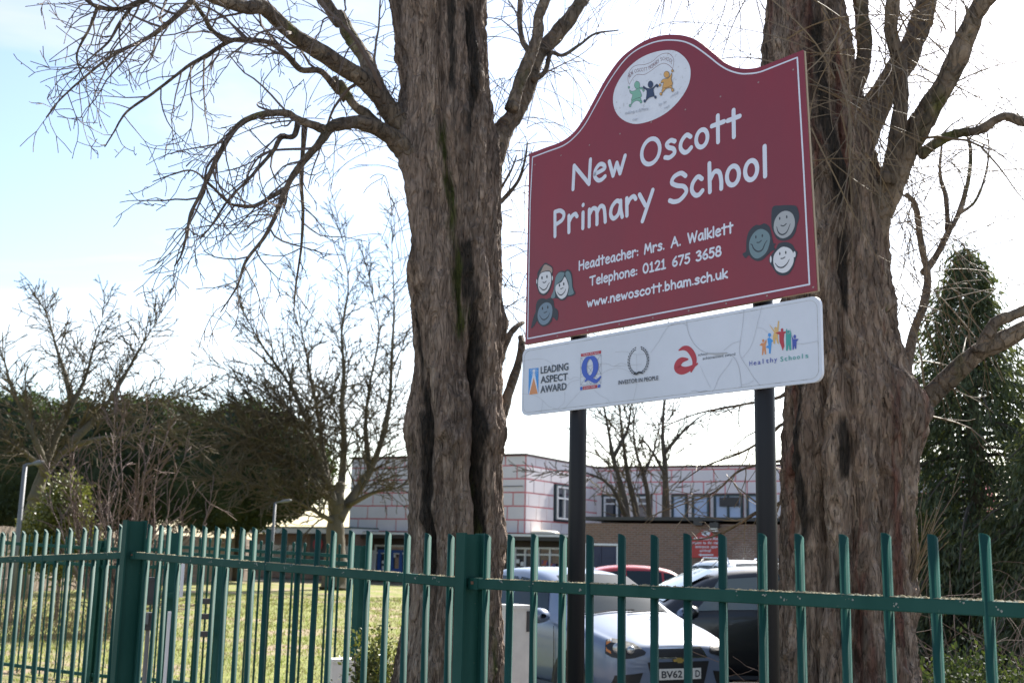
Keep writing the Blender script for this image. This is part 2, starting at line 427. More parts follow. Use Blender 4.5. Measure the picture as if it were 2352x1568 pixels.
# brick block in front of the wing
bb = thing('brick_block', 'single storey brown brick block with flat roof behind the parked cars', 'building', (6, 38, 0))
q0 = A(1338, 1187, 41.5); 
def KB(u, v, z): q = q0[:2]+BU*u+BV*v; return np.array([q[0], q[1], z])
KH = q0[2]
b = MB(); b.box(KB(9, 3.5, KH/2-.1), (18, 7, KH-.2), BRZ); b.build('wall', M['brick'], bb)
b = MB(); b.box(KB(9, 3.45, KH-.04), (18.12, 7.2, .12), BRZ); b.build('roof_edge', M['dark_trim'], bb)
def on_k(px, py):
    d = ray(px, py); t = (q0[:2]@BV)/(d[:2]@BV); q = d*t
    return (q[:2]-q0[:2])@BU, q[2]+EYE
u0, z1 = on_k(1343, 1247); u1, _ = on_k(1422, 1247)
u0 = max(u0, .12)
dd = sub('double_door', bb, KB((u0+u1)/2, 0, 0))
b = MB()
b.box(KB((u0+u1)/2, -.03, z1-.03), (u1-u0, .1, .07), BRZ)
for x in (u0+.03, u1-.03): b.box(KB(x, -.03, z1/2-.04), (.07, .1, z1-.08), BRZ)
b.build('door_frame', M['frame_white'], dd)
for a, c in ((u0+.07, (u0+u1)/2-.01), ((u0+u1)/2+.01, u1-.07)):
    b = MB(); b.box(KB((a+c)/2, -.02, z1/2-.05), (c-a, .05, z1-.1), BRZ)
    for k in range(9): b.box(KB((a+c)/2, -.055, .35+k*(z1-.6)/9), (c-a-.16, .02, .1), BRZ)
    b.build('door_leaf', M['navy'], dd)
x, z = on_k(1413, 1313)
b = MB(); b.box(KB(x, -.08, z), (.24, .01, .3), BRZ); b.build('paper_notice', M['paper'], dd)
for px, py in ((1607, 1200), (1644, 1206)):
    x, z = on_k(px, py); b = MB(); b.box(KB(x, -.12, z), (.3, .2, .18), BRZ); b.box(KB(x, -.02, z+.12), (.08, .1, .2), BRZ)
    b.build('floodlight', [M['dark_trim']], bb)
x, z = on_k(1642, 1216); b = MB(); b.box(KB(x, -.1, z), (.26, .16, .12), BRZ); b.build('lamp', M['frame_white'], bb)
# wooden fence at the back of the lawn
wf0, wf1 = A(-120, 1198, 34), A(575, 1236, 60)
wf = thing('wooden_fence', 'weathered close boarded wooden fence along the back of the lawn', 'fence', (wf0[0], wf0[1], 0))
M['wood'] = mat('old_wood', (.30, .235, .18), .85, var=(.20, .16, .13), vs_=7., stretch=(1, 1, .15))
b = MB(); dv2 = (wf1-wf0); nbd = int(np.linalg.norm(dv2[:2])/.16); wrz = math.atan2(dv2[1], dv2[0]); rg = random.Random(4)
for i in range(nbd):
    p = wf0+dv2*(i+.5)/nbd; h = p[2]-.04+rg.uniform(-.015, .015)
    b.box((p[0], p[1]+rg.uniform(-.012, .012), h/2), (.14, .025, h), wrz)
b.build('boards', M['wood'], wf, kind='stuff')
for z in (.5, 1.7):
    b = MB(); b.tube([(wf0[0], wf0[1]+.06, z), (wf1[0], wf1[1]+.06, z)], .045, 4); b.build('rail', M['wood'], wf)
# ---------------------------------------------------------------- green steel fence
P0 = AS(338, 1307, 8.25); P1 = AS(1178, 1334, 5.42); P2 = AS(2660, 1332, 3.38); PL = AS(-150, 1339, 10.2)
def line_hit(px, a, b, y=1330):
    """point over the run a-b (plan) in line with frame column px; height from the ends"""
    d = ray(px/1.08844, y/1.08844)
    ab = b[:2]-a[:2]
    m = np.array([[ab[0], -d[0]], [ab[1], -d[1]]]); t, k = np.linalg.solve(m, -a[:2])
    p = a+(b-a)*t
    return p
def pale_mesh(name, r, H, drop, m, cdir=(.9, .44), n=12, flat=1.):
    b = MB(); V = []; F = []
    for lvl in range(3):
        for j in range(n):
            a = 2*math.pi*j/n; x, y = r*math.cos(a), r*math.sin(a)*flat
            u = (x*cdir[0]+y*cdir[1])/r
            z = 0 if lvl == 0 else (H-drop*((u+1)/2)**1.5)
            k = .80 if lvl == 2 else 1.
            V.append((x*k, y*k, z-(.004 if lvl == 2 else 0)))
    for l in range(2):
        for j in range(n):
            k = (j+1) % n; F.append((l*n+j, l*n+k, (l+1)*n+k, (l+1)*n+j))
    F.append(tuple(range(2*n, 3*n)))
    me = bpy.data.meshes.new(name); me.from_pydata(V, [], F); me.materials.append(m)
    for i, p in enumerate(me.polygons): p.use_smooth = i < n
    return me
PALE = pale_mesh('pale', .0165, 1.70, .021, M['green'])
PALE_L = pale_mesh('pale', .0165, 1.70, .030, M['green'], (.98, -.2))
def ibeam(name, p, d, top, parent, m, fw=.066, dp=.125, t=.012):
    b = MB(); n_ = np.array([d[1], -d[0]])
    if n_[1] > 0: n_ = -n_
    rz = math.atan2(d[1], d[0])
    for s in (1, -1): b.box((p[0]+n_[0]*s*(dp-t)/2, p[1]+n_[1]*s*(dp-t)/2, top/2-.1), (fw, t, top+.2), rz)
    b.box((p[0], p[1], top/2-.1), (.009, dp-2*t, top+.19), rz)
    return b.build(name, m, parent)
def rail(name, a, b_, h, dp, parent, m, r=.004):
    a = np.array(a, float); b_ = np.array(b_, float); d = b_-a; L = np.linalg.norm(d); d /= L
    s = np.cross(d, [0, 0, 1]); s /= np.linalg.norm(s); u = np.cross(s, d)
    pts = []
    for sx, sz in ((-1, -1), (1, -1), (1, 1), (-1, 1)):
        for k in range(3):
            an = math.atan2(sz, sx)+(k-1)*.7
            pts.append((sx*(dp/2-r)+r*1.1*math.cos(an), sz*(h/2-r)+r*1.1*math.sin(an)))
    b = MB(); n = len(pts)
    V = [a+s*x+u*y for x, y in pts]+[b_+s*x+u*y for x, y in pts]
    b.add(V, [tuple(range(n-1, -1, -1)), tuple(range(n, 2*n))]+[(i, (i+1) % n, n+(i+1) % n, n+i) for i in range(n)])
    return b.build(name, m, parent)
def crumbs(name, a, b_, dp, dens, parent, seed, m):
    rg = np.random.default_rng(seed); a = np.array(a); b_ = np.array(b_); d = b_-a; L = np.linalg.norm(d); s = np.cross(d/L, [0, 0, 1])
    b = MB(); n = int(L*dens); cl = rg.uniform(0, 1, int(L*14))
    for i in range(n):
        t = cl[rg.integers(len(cl))]+rg.normal(0, .016/L*2); t = min(max(t, 0), 1)
        o = rg.uniform(-.5, .5)*dp*.95; r = rg.uniform(.0018, .0065)
        c = a+d*t+s*o; an = rg.uniform(0, 6.28)
        ring = [c+np.array([math.cos(an+k*1.256)*r*1.5, math.sin(an+k*1.256)*r*1.5, 0])*rg.uniform(.7, 1.2) for k in range(5)]
        top = c+np.array([rg.normal(0, r*.3), rg.normal(0, r*.3), r*rg.uniform(.5, 1.3)])
        b.add(ring+[top], [(k, (k+1) % 5, 5) for k in range(5)])
    return b.build(name, m, parent, kind='stuff')
RG = 'green steel fence runs along the road'
def fence_run(root, a, b_, xs, pale, seed, skip=()):
    d = (b_-a)[:2]; d = d/np.linalg.norm(d); rz = 0
    for x in xs:
        p = line_hit(x, a, b_); p[:2] += d*.012
        jz = random.Random(int(x)).uniform(-.004, .004)
        o_ = put('pale', pale, None, root, (p[0], p[1], p[2]-1.70+jz), rz); o_.rotation_euler = (random.Random(int(x)+7).gauss(0, .003), random.Random(int(x)+9).gauss(0, .0035), 0)
    up = np.array([0, 0, 1.])
    n_ = np.array([d[0], d[1], 0])*.0
    top = -.2225
    e = np.array([d[0], d[1], 0])*.012
    rail('rail', a+up*top+e, b_+up*top-e, .045, .042, root, M['green'])
    rail('rail', a+up*(top-1.18)+e, b_+up*(top-1.18)-e, .045, .042, root, M['green'])
    crumbs('lichen', a+up*(top+.0225)+e*2, b_+up*(top+.0225)-e*2, .042, 560, root, seed, M['lichen'])
    # lichen rosettes on the road face of the rail
    nn = np.array([d[1], -d[0], 0]); nn = nn if nn[1] < 0 else -nn
    rg = np.random.default_rng(seed+50); b = MB()
    for i in range(int(np.linalg.norm(b_-a)*5)):
        t = rg.uniform(0, 1); c = a+(b_-a)*t+up*(top+rg.triangular(-.02, .02, .021))+nn*.0222
        for q in range(rg.integers(2, 9)):
            r = rg.uniform(.001, .0042); o = rg.normal(0, .006, 2); cc = c+np.array([d[0], d[1], 0])*o[0]*1.3+up*o[1]*.7
            if abs((cc-a-(b_-a)*t-up*top)[2]) > .019: continue
            ring = [cc+np.array([d[0], d[1], 0])*math.cos(k)*r*rg.uniform(.7, 1.3)+up*math.sin(k)*r*rg.uniform(.6, 1.2) for k in np.arange(7)*.8976]
            b.add(ring+[cc+nn*.0015], [(k, (k+1) % 7, 7) for k in range(7)])
    b.build('lichen', M['lichen_grey'], root, kind='stuff')
fr = thing('steel_fence', 'green steel fence with pointed pales in front of the school sign', 'fence', (P1[0], P1[1], 0), RG)
bay1 = [370, 396, 423, 451, 478.5, 507.6, 538, 570, 603, 637, 672, 709.6, 748, 788, 831, 875, 920, 968, 1019, 1070, 1126]
bay2 = [1212, 1272, 1335, 1403, 1474, 1549.5, 1628, 1712, 1800, 1893.6, 1993, 2098.5, 2210.4, 2328.4, 2455.6, 2592]
fence_run(fr, P0, P1, bay1, PALE, 1)
fence_run(fr, P1, P2, bay2, PALE, 2)
d01 = (P1-P0)[:2]/np.linalg.norm((P1-P0)[:2]); d12 = (P2-P1)[:2]/np.linalg.norm((P2-P1)[:2])
ibeam('post', P1, d12, P1[2]+.004, fr, M['green'])
M['rust'] = mat('rust', (.20, .10, .06), .9, var=(.10, .06, .045), vs_=80.)
for c_, d_, sg_ in ((P1, d12, 1), (P1, d01, -1), (P0, d01, 1)):
    q = np.array([c_[0]+d_[0]*.05*sg_, c_[1]+d_[1]*.05*sg_, c_[2]-.2225]); nn_ = np.array([d_[1], -d_[0]]); nn_ = nn_ if nn_[1] < 0 else -nn_
    b = MB(); b.box(q+np.array([0, 0, 0]), (.07, .050, .052), math.atan2(d_[1], d_[0])); b.build('bracket', M['green'], fr)
    b = MB(); b.box(q+np.array([nn_[0]*.027, nn_[1]*.027, .004]), (.013, .008, .013), math.atan2(d_[1], d_[0])+.0); b.build('bolt', M['rust'], fr)
ibeam('post', P0, d01, P0[2]+.02, fr, M['green'], .075, .15)
fl = thing('steel_fence', 'green steel fence turning away left from the wide corner post', 'fence', (PL[0], PL[1], 0), RG)
fence_run(fl, PL, P0, [-82, -53, -24, 5, 33, 60, 88, 117, 146, 175, 206, 237, 269, 300], PALE_L, 3)
# inner gate across the path
GA, GB = AS(440, 1366, 13.2), AS(893, 1391, 11.6)
gt = thing('steel_gate', 'green barred steel gate with capped bars across the path', 'gate', (GB[0], GB[1], 0))
PALE_G = MB(); PALE_G.lathe((0, 0, 0), [(.012, 0), (.012, 1.62), (.016, 1.63), (.016, 1.655), (.009, 1.67)], 8)
me = bpy.data.meshes.new('bar'); me.from_pydata(np.concatenate(PALE_G.v).tolist(), [], PALE_G.f); me.materials.append(M['green2'])
for p in me.polygons: p.use_smooth = True
gd = (GB-GA)[:2]; ng = int(np.linalg.norm(gd)/.155)
for i in range(ng):
    p = GA+(GB-GA)*(i+.5)/ng; put('bar', me, None, gt, (p[0], p[1], p[2]+.115-1.67))
up = np.array([0, 0, 1.])
rail('rail', GA, GB, .034, .034, gt, M['green2']); rail('rail', GA-up*.075, GB-up*.075, .045, .03, gt, M['green2'])
rail('rail', GA-up*1.45, GB-up*1.45, .045, .04, gt, M['green2'])
gpd = gd/np.linalg.norm(gd)
ibeam('post', AS(905, 1363, 11.55), gpd, AS(905, 1363, 11.55)[2], gt, M['green2'], .07, .13)
b = MB(); pp = AS(432, 1331, 11.4); b.box((pp[0], pp[1], pp[2]/2), (.1, .1, pp[2]), .5)
for z in (1.55, 1.2): b.box((pp[0]+.02, pp[1]-.07, z), (.09, .05, .05), .5)
b.build('gate_post', M['green2'], gt)
for z in ((1.16, 1.02, .86)):
    q = AS(517, 1480, 11.2); b = MB(); b.box((q[0], q[1], z), (.12, .05, .05), .5); b.build('latch', M['dark_trim'], gt)
q = AS(560, 1420, 11.3); ibeam('stile', q, gpd, 1.5, gt, M['green2'], .06, .09)
# fence behind, on the left
HB0, HB1, HB2 = AS(-60, 1352, 15.5), AS(251, 1371, 14.5), AS(440, 1374, 14.0)
fb = thing('steel_fence', 'thinner green railing fence with double top rail beyond the corner post', 'fence', (HB1[0], HB1[1], 0), RG)
me2 = bpy.data.meshes.new('bar'); bb_ = MB(); bb_.lathe((0, 0, 0), [(.011, 0), (.011, 1.74), (.004, 1.76)], 6)
me2.from_pydata(np.concatenate(bb_.v).tolist(), [], bb_.f); me2.materials.append(M['green2'])
for a, c in ((HB0, HB1), (HB1, HB2)):
    n = int(np.linalg.norm((c-a)[:2])/.125)
    for i in range(n):
        p = a+(c-a)*(i+.5)/n; put('bar', me2, None, fb, (p[0], p[1], p[2]+.13-1.76))
    rail('rail', a, c, .04, .03, fb, M['green2']); rail('rail', a-up*.22, c-up*.2, .04, .03, fb, M['green2']); rail('rail', a-up*1.5, c-up*1.5, .04, .03, fb, M['green2'])
ibeam('post', HB1, (HB1-HB0)[:2]/np.linalg.norm((HB1-HB0)[:2]), HB1[2]+.1, fb, M['green2'], .09, .1)
# control boxes by the gate
cb = thing('gate_control_box', 'two dark boxes mounted on a thin grey pole behind the fence', 'control box', AS(362, 1560, 10.5)*np.array([1, 1, 0]))
x, y = AS(362, 1560, 10.5)[:2]
def zat(py, Y, px=362): return AS(px, py, Y)[2]
for y0, y1, nm in ((1442, 1510, 'upper_box'), (1530, 1574, 'lower_box')):
    z1, z0 = zat(y0, 10.5), zat(y1, 10.5)
    b = MB(); b.box((x, y, (z0+z1)/2), (.13, .09, z1-z0), .3); b.box((x-.004, y-.05, z1-.02), (.14, .02, .02), .3); b.box((x-.004, y-.05, z0+.02), (.14, .02, .02), .3)
    b.build(nm, M['dark_trim'], cb)
b = MB(); b.tube([(x+.01, y+.07, 0), (x+.01, y+.07, zat(1530, 10.5))], .02, 8); b.build('pole', M['alu'], cb)
b = MB(); b.box((x+.02, y-.05, zat(1545, 10.5)), (.045, .03, .09), .3); b.build('key_switch', M['alu'], cb)
for px, y0, y1, lab in ((452, 1408, 1492, 'short pale strip standing in for a lit edge behind the gate post'), (411, 1527, 1707, 'long pale strip standing in for a lit edge low beside the dark gate post')):
    q = AS(px, y1, 10.9); z1 = AS(px, y0, 10.9)[2]; z0 = max(.02, q[2]) if y1 < 1700 else .0
    b = MB(); b.box((q[0], q[1], (z0+z1)/2), (.028, .02, z1-z0), .5); b.box((q[0], q[1]+.014, (z0+z1)/2), (.015, .02, z1-z0-.03), .5)
    b.build('lit_edge_strip', M['frame_white'], None, label=lab, category='lit edge', group='pale strips standing in for lit edges')  # white strips added in place of a sunlit edge by the gate post
# barrier cabinet and small white box
M['cab'] = mat('cabinet_white', (.68, .67, .64), .5, var=(.58, .57, .55), vs_=6., spots=(.45, .43, .4), sps=9., spt=.74)
cx, cy = AS(1284, 1600, 9.6)[:2]; ch = AS(1284, 1512, 9.6)[2]
kb = thing('barrier_cabinet', 'tall white metal cabinet with black corner strips beside the tree trunk', 'cabinet', (cx, cy, 0))
crz = .62
def KC(u, v, z): return np.array([cx+math.cos(crz)*u-math.sin(crz)*v, cy+math.sin(crz)*u+math.cos(crz)*v, z])
b = MB(); b.box(KC(0, 0, ch/2), (.2, .24, ch-.03), crz); b.build('body', M['cab'], kb)
b = MB(); b.box(KC(0, 0, ch-.01), (.215, .255, .03), crz); b.build('lid', M['cab'], kb)
for z in (ch-.12, .25):
    b = MB(); b.box(KC(.06, -.123, z), (.045, .012, .16), crz); b.build('corner_strip', M['dark_trim'], kb)
b = MB(); b.box(KC(-.13, -.05, ch-.4), (.06, .09, .12), crz); b.build('lock_box', M['dark_trim'], kb)
q = AS(857, 1644, 10.6); sx = thing('utility_box', 'small white plastic utility box on the ground by the path', 'box', (q[0], q[1], 0))
b = MB(); b.box((q[0], q[1], q[2]/2-.02), (.2, .16, q[2]-.04), .3); b.build('body', M['cab'], sx)
b = MB(); b.box((q[0], q[1], q[2]-.02), (.215, .175, .035), .3); b.build('lid', M['cab'], sx)

# ---------------------------------------------------------------- school sign
TH = R(-50.11); SD = np.array([math.cos(TH), math.sin(TH)]); SN = np.array([SD[1], -SD[0]])
SO = np.array([.067, 5.7])
def SP(s, z, t=0.):
    q = SO+SD*s+SN*t
    return np.array([q[0], q[1], z])
def S(px, py, t=0.):
    d = ray(px/1.08844, py/1.08844); o = SO+SN*t
    k = (o@SN)/(d[:2]@SN); q = d*k
    return np.array([(q[:2]-SO)@SD, q[2]+EYE])
Z1 = (1280, 60, 2.904); Z2 = (1280, 500, 2.8); ZW1 = (1300, 850, 5.88); ZW2 = (1650, 740, 5.6)
ZF1 = (1320, 640, 8.25); ZF2 = (1840, 490, 7.13); ZE = (1500, 110, 7.466)
def T(pts, z): return [S(z[0]+x/z[2], z[1]+y/z[2]) for x, y in pts]
def ell(cx, cy, rx, ry, n=16, tilt=0.):
    o = []
    for k in range(n):
        a = 2*math.pi*k/n; x, y = rx*math.cos(a), ry*math.sin(a)
        o.append((cx+x*math.cos(tilt)-y*math.sin(tilt), cy+x*math.sin(tilt)+y*math.cos(tilt)))
    return o
class Lay:
    """flat vinyl shapes laid on a board, each a hair above the last"""
    def __init__(s, base): s.b = MB(); s.t = base
    def poly(s, P, mi=0, th=.0004):
        P = np.array(P); s.t += .00009
        ar = np.sum(P[:, 0]*np.roll(P[:, 1], -1)-np.roll(P[:, 0], -1)*P[:, 1])
        if ar < 0: P = P[::-1]
        s.b.add([SP(x, z, s.t) for x, z in P], [tuple(range(len(P)))], mi)
    def ribbon(s, P, w, mi=0, closed=False, cap=True):
        P = np.array(P, float); s.t += .00009; n = len(P)
        wv = np.broadcast_to(np.asarray(w, float), (n,))/2
        Tn = (np.roll(P, -1, 0)-np.roll(P, 1, 0)) if closed else np.gradient(P, axis=0)
        Tn /= np.linalg.norm(Tn, axis=1)[:, None]+1e-9
        N = np.stack([-Tn[:, 1], Tn[:, 0]], 1)
        Lf, Rt = P+N*wv[:, None], P-N*wv[:, None]
        V = [SP(x, z, s.t) for x, z in Rt]+[SP(x, z, s.t) for x, z in Lf]
        F = [(i, i+1, n+i+1, n+i) for i in range(n-1)]
        if closed: F.append((n-1, 0, n, 2*n-1))
        s.b.add(V, F, mi)
        if cap and not closed:
            for c, tt, r in ((P[0], -Tn[0], wv[0]), (P[-1], Tn[-1], wv[-1])):
                a0 = math.atan2(tt[1], tt[0])-math.pi/2
                arc = [c+r*np.array([math.cos(a0+k*math.pi/6), math.sin(a0+k*math.pi/6)]) for k in range(7)]
                s.b.add([SP(x, z, s.t) for x, z in arc], [tuple(range(7))], mi)
    def build(s, name, mats, parent, **k): return s.b.build(name, mats, parent, **k)
def EL(cx, cy, rx, ry): return ('e', cx, cy, rx, ry)
def cu(*p): return ('c',)+p
G = {
 'N': (.70, [[(.05, 0), (.08, 1)], [(.08, 1), (.62, 0)], [(.62, 0), (.66, 1.02)]]),
 'e': (.56, [cu((.06, .34), (.3, .38), (.5, .44), (.46, .6), (.28, .68), (.1, .52), (.06, .26), (.2, .04), (.36, .01), (.52, .1))]),
 'w': (.74, [[(.03, .66), (.2, .02)], [(.2, .02), (.36, .5)], [(.36, .5), (.5, .02)], [(.5, .02), (.71, .68)]]),
 'O': (.9, [EL(.45, .5, .4, .5)]), 'o': (.58, [EL(.29, .34, .24, .33)]),
 's': (.48, [cu((.44, .58), (.27, .67), (.1, .58), (.18, .42), (.38, .3), (.42, .12), (.22, .01), (.03, .07))]),
 'c': (.54, [cu((.49, .55), (.32, .67), (.12, .5), (.07, .25), (.2, .04), (.36, .01), (.51, .12))]),
 't': (.5, [[(.25, 1), (.25, 0)], [(.02, .68), (.48, .7)]]),
 'P': (.56, [[(.08, 0), (.06, 1)], cu((.06, 1), (.32, .98), (.5, .8), (.42, .58), (.08, .45))]),
 'r': (.48, [[(.06, .66), (.07, 0)], cu((.07, .4), (.2, .6), (.36, .66), (.45, .54))]),
 'i': (.14, [[(.07, .62), (.07, 0)], [(.07, .92), (.072, .925)]]),
 'm': (.8, [[(.05, .66), (.05, 0)], cu((.05, .45), (.2, .66), (.36, .58), (.39, .3), (.39, 0)), cu((.39, .45), (.53, .66), (.68, .58), (.73, .3), (.75, 0))]),
 'a': (.58, [cu((.49, .58), (.32, .68), (.12, .5), (.07, .22), (.2, .03), (.4, .16), (.49, .5)), cu((.49, .64), (.5, .3), (.56, 0))]),
 'y': (.54, [[(.03, .66), (.25, .18)], [(.52, .68), (.14, -.38)]]),
 'S': (.7, [cu((.62, .84), (.45, .99), (.2, .93), (.12, .74), (.3, .58), (.56, .46), (.64, .24), (.42, .02), (.2, .01), (.04, .1))]),
 'h': (.54, [[(.06, 1.02), (.07, 0)], cu((.07, .4), (.24, .66), (.42, .6), (.49, .3), (.49, 0))]),
 'l': (.14, [[(.07, 1.02), (.07, 0)]]),
 'H': (.68, [[(.06, 1), (.06, 0)], [(.62, 1), (.62, 0)], [(.06, .5), (.62, .55)]]),
 'd': (.56, [cu((.47, .52), (.3, .67), (.12, .5), (.07, .22), (.2, .03), (.36, .05), (.48, .25)), [(.48, 1.02), (.5, 0)]]),
 ':': (.16, [[(.08, .08), (.082, .085)], [(.08, .5), (.082, .505)]]), '.': (.16, [[(.08, .04), (.082, .045)]]),
 'M': (.86, [[(.04, 0), (.16, 1)], [(.16, 1), (.42, .3)], [(.42, .3), (.68, 1)], [(.68, 1), (.82, 0)]]),
 'A': (.7, [[(.02, 0), (.36, 1)], [(.36, 1), (.68, 0)], [(.15, .36), (.58, .4)]]),
 'W': (.96, [[(.02, 1), (.24, 0)], [(.24, 0), (.46, .9)], [(.46, .9), (.7, 0)], [(.7, 0), (.94, 1.02)]]),
 'k': (.5, [[(.06, 1.02), (.06, 0)], [(.45, .66), (.08, .3)], [(.08, .3), (.48, 0)]]),
 'T': (.7, [[(.02, .96), (.68, 1)], [(.35, .98), (.35, 0)]]),
 'p': (.54, [[(.06, .66), (.08, -.4)], cu((.07, .45), (.24, .67), (.46, .5), (.44, .18), (.25, .02), (.08, .15))]),
 'n': (.54, [[(.06, .66), (.07, 0)], cu((.07, .4), (.24, .66), (.42, .6), (.49, .3), (.49, 0))]),
 'b': (.54, [[(.06, 1.02), (.07, 0)], cu((.07, .4), (.25, .64), (.46, .45), (.44, .15), (.25, .01), (.07, .12))]),
 'u': (.54, [cu((.05, .66), (.06, .25), (.2, .03), (.38, .1), (.47, .35)), [(.47, .66), (.5, 0)]]),
 '0': (.6, [EL(.3, .5, .25, .5)]), '1': (.46, [[(.1, .8), (.25, 1)], [(.25, 1), (.25, 0)], [(.06, 0), (.44, 0)]]),
 '2': (.56, [cu((.06, .78), (.25, 1), (.49, .84), (.4, .5), (.08, .02)), [(.08, .02), (.54, .03)]]),
 '3': (.54, [cu((.06, .9), (.3, 1), (.46, .8), (.22, .54)), cu((.22, .54), (.48, .42), (.44, .1), (.2, 0), (.03, .1))]),
 '5': (.56, [[(.5, .98), (.14, .96)], [(.14, .96), (.1, .55)], cu((.1, .55), (.34, .62), (.5, .36), (.4, .07), (.2, 0), (.04, .1))]),
 '6': (.56, [cu((.42, .98), (.16, .66), (.06, .3), (.24, .01), (.5, .15), (.45, .44), (.25, .5), (.09, .32))]),
 '7': (.56, [[(.03, .96), (.54, .98)], [(.54, .98), (.18, 0)]]), '8': (.56, [EL(.28, .75, .19, .24), EL(.28, .26, .24, .26)]),
 'E': (.56, [[(.06, 1), (.06, 0)], [(.06, 1), (.5, 1)], [(.06, .5), (.45, .52)], [(.06, 0), (.52, 0)]]),
 'C': (.64, [cu((.6, .85), (.4, 1), (.12, .75), (.08, .3), (.3, 0), (.62, .12))]),
 'R': (.6, [[(.08, 0), (.06, 1)], cu((.06, 1), (.32, .98), (.5, .8), (.42, .58), (.08, .45)), [(.2, .45), (.58, 0)]]),
 'I': (.4, [[(.2, 1), (.2, 0)], [(.03, 1), (.38, 1)], [(.03, 0), (.38, 0)]]), 'Y': (.6, [[(.02, 1), (.3, .5)], [(.58, 1), (.2, 0)]]),
 'L': (.52, [[(.06, 1), (.06, 0)], [(.06, 0), (.5, 0)]]), 'v': (.5, [[(.03, .66), (.24, .02)], [(.24, .02), (.48, .68)]]),
 'f': (.46, [cu((.46, .94), (.3, 1.02), (.2, .82), (.2, 0)), [(.02, .6), (.4, .62)]]), 'V': (.7, [[(.02, 1), (.34, 0)], [(.34, 0), (.68, 1.02)]]),
 'g': (.56, [cu((.49, .58), (.32, .68), (.12, .5), (.07, .22), (.2, .03), (.4, .16), (.49, .5)), cu((.49, .64), (.5, .1), (.42, -.3), (.2, -.4), (.05, -.3))]),
 'j': (.3, [[(.2, .62), (.1, -.35)]]), ' ': (.36, [])}
def glyph(lay, ch, f, w, mi=0, inset=0.):
    """f maps glyph (x,y) to board (s,z)"""
    t0 = lay.t
    for st in G[ch][1]:
        if st[0] == 'e':
            _, cx, cy, rx, ry = st
            P = [f(cx+rx*math.cos(a), cy+ry*math.sin(a)) for a in np.linspace(0, 2*math.pi, 28, endpoint=False)]
            lay.ribbon(P, w, mi, closed=True)
        elif st[0] == 'c':
            lay.ribbon([f(x, y) for x, y in smooth(st[1:], 6)], w, mi)
        else:
            lay.ribbon([f(x, y) for x, y in st], w, mi)
    lay.t = t0
def line_text(lay, words, base0, base1, cap, z, w, mi=0):
    """words: [(text, left, right)] in zoom columns; baseline through two zoom points; cap height (zoom px at base0)"""
    b0, b1 = np.array(base0, float), np.array(base1, float)
    zb = np.mean([S(z[0]+p[0]/z[2], z[1]+p[1]/z[2])[1] for p in (b0, b1)])
    c = S(z[0]+b0[0]/z[2], z[1]+(b0[1]-cap)/z[2])[1]-S(z[0]+b0[0]/z[2], z[1]+b0[1]/z[2])[1]-w
    for txt, l, r in words:
        lay = Lay(.0008)
        def sat(x):
            y = b0[1]+(b1[1]-b0[1])*(x-b0[0])/(b1[0]-b0[0]); return S(z[0]+x/z[2], z[1]+y/z[2])[0]
        s0, s1 = sat(l)+w/2, sat(r)-w/2
        adv = [G[ch][0] for ch in txt]; gap = .10
        tot = sum(adv)+gap*(len(txt)-1)
        if len(txt) == 1: s0 -= 0.0
        kx = (s1-s0)/max(tot-.1, .06); x = -.05
        for ch, a in zip(txt, adv):
            glyph(lay, ch, lambda gx, gy, x=x: (s0+(x+gx)*kx, zb+w/2+gy*c), w, mi)
            x += a+gap
        lay.build('lettering', M['letter'], rb)
_font_cache = {}
def font_mesh(txt, bold=0.):
    k = (txt, bold)
    if k not in _font_cache:
        cv = bpy.data.curves.new('t', 'FONT'); cv.body = txt; cv.size = 1; cv.offset = bold; cv.resolution_u = 3
        ob = bpy.data.objects.new('t', cv); COL.objects.link(ob)
        dg = bpy.context.evaluated_depsgraph_get(); ev = ob.evaluated_get(dg); me = ev.to_mesh()
        V = np.array([v.co[:2] for v in me.vertices]); F = [tuple(p.vertices) for p in me.polygons]
        ev.to_mesh_clear(); bpy.data.objects.remove(ob); bpy.data.curves.remove(cv)
        V = V-[V[:, 0].min(), 0]; V = V/np.array([V[:, 0].max(), 1])
        H = font_mesh('H', bold)[2] if txt != 'H' else V[:, 1].max()
        _font_cache[k] = (V*[1, 1/H], F, H)
    return _font_cache[k]
def print_text(lay, txt, p0, p1, cap, z, mi=0, bold=0.):
    V, F, H = font_mesh(txt, bold); lay.t += .00009
    a = S(z[0]+p0[0]/z[2], z[1]+p0[1]/z[2]); b = S(z[0]+p1[0]/z[2], z[1]+p1[1]/z[2])
    c = S(z[0]+p0[0]/z[2], z[1]+(p0[1]-cap)/z[2])[1]-a[1]
    lay.b.add([SP(a[0]+(b[0]-a[0])*x, a[1]+(b[1]-a[1])*x+y*c, lay.t) for x, y in V], F, mi)

sg = thing('school_sign', 'maroon arched school name sign with white award board on two black posts', 'sign', SP(.85, 0, -.08))
# posts
for px, top in ((1444, 1.95), (1914, 2.0)):
    o = SO+SN*(-.075); d = ray(px/1.08844, 1150/1.08844); k = (o@SN)/(d[:2]@SN); q = d*k
    b = MB(); b.lathe((q[0], q[1], 0), [(.041, -.3), (.041, 2.75+EYE-1.68), (.036, 2.76), (.01, 2.762)], 24)
    b.build('post', M['post_black'], sg, smooth=True)
    for zz in (EYE+1.06, EYE+.94, EYE+1.7, EYE+.72):
        b = MB(); b.lathe((q[0], q[1], zz), [(.046, 0), (.046, .035)], 16)
        u = np.array([SN[0], SN[1]])
        b.box((q[0]+u[0]*.052, q[1]+u[1]*.052, zz+.0175), (.15, .022, .034), TH); b.build('clip', M['post_black'], sg)
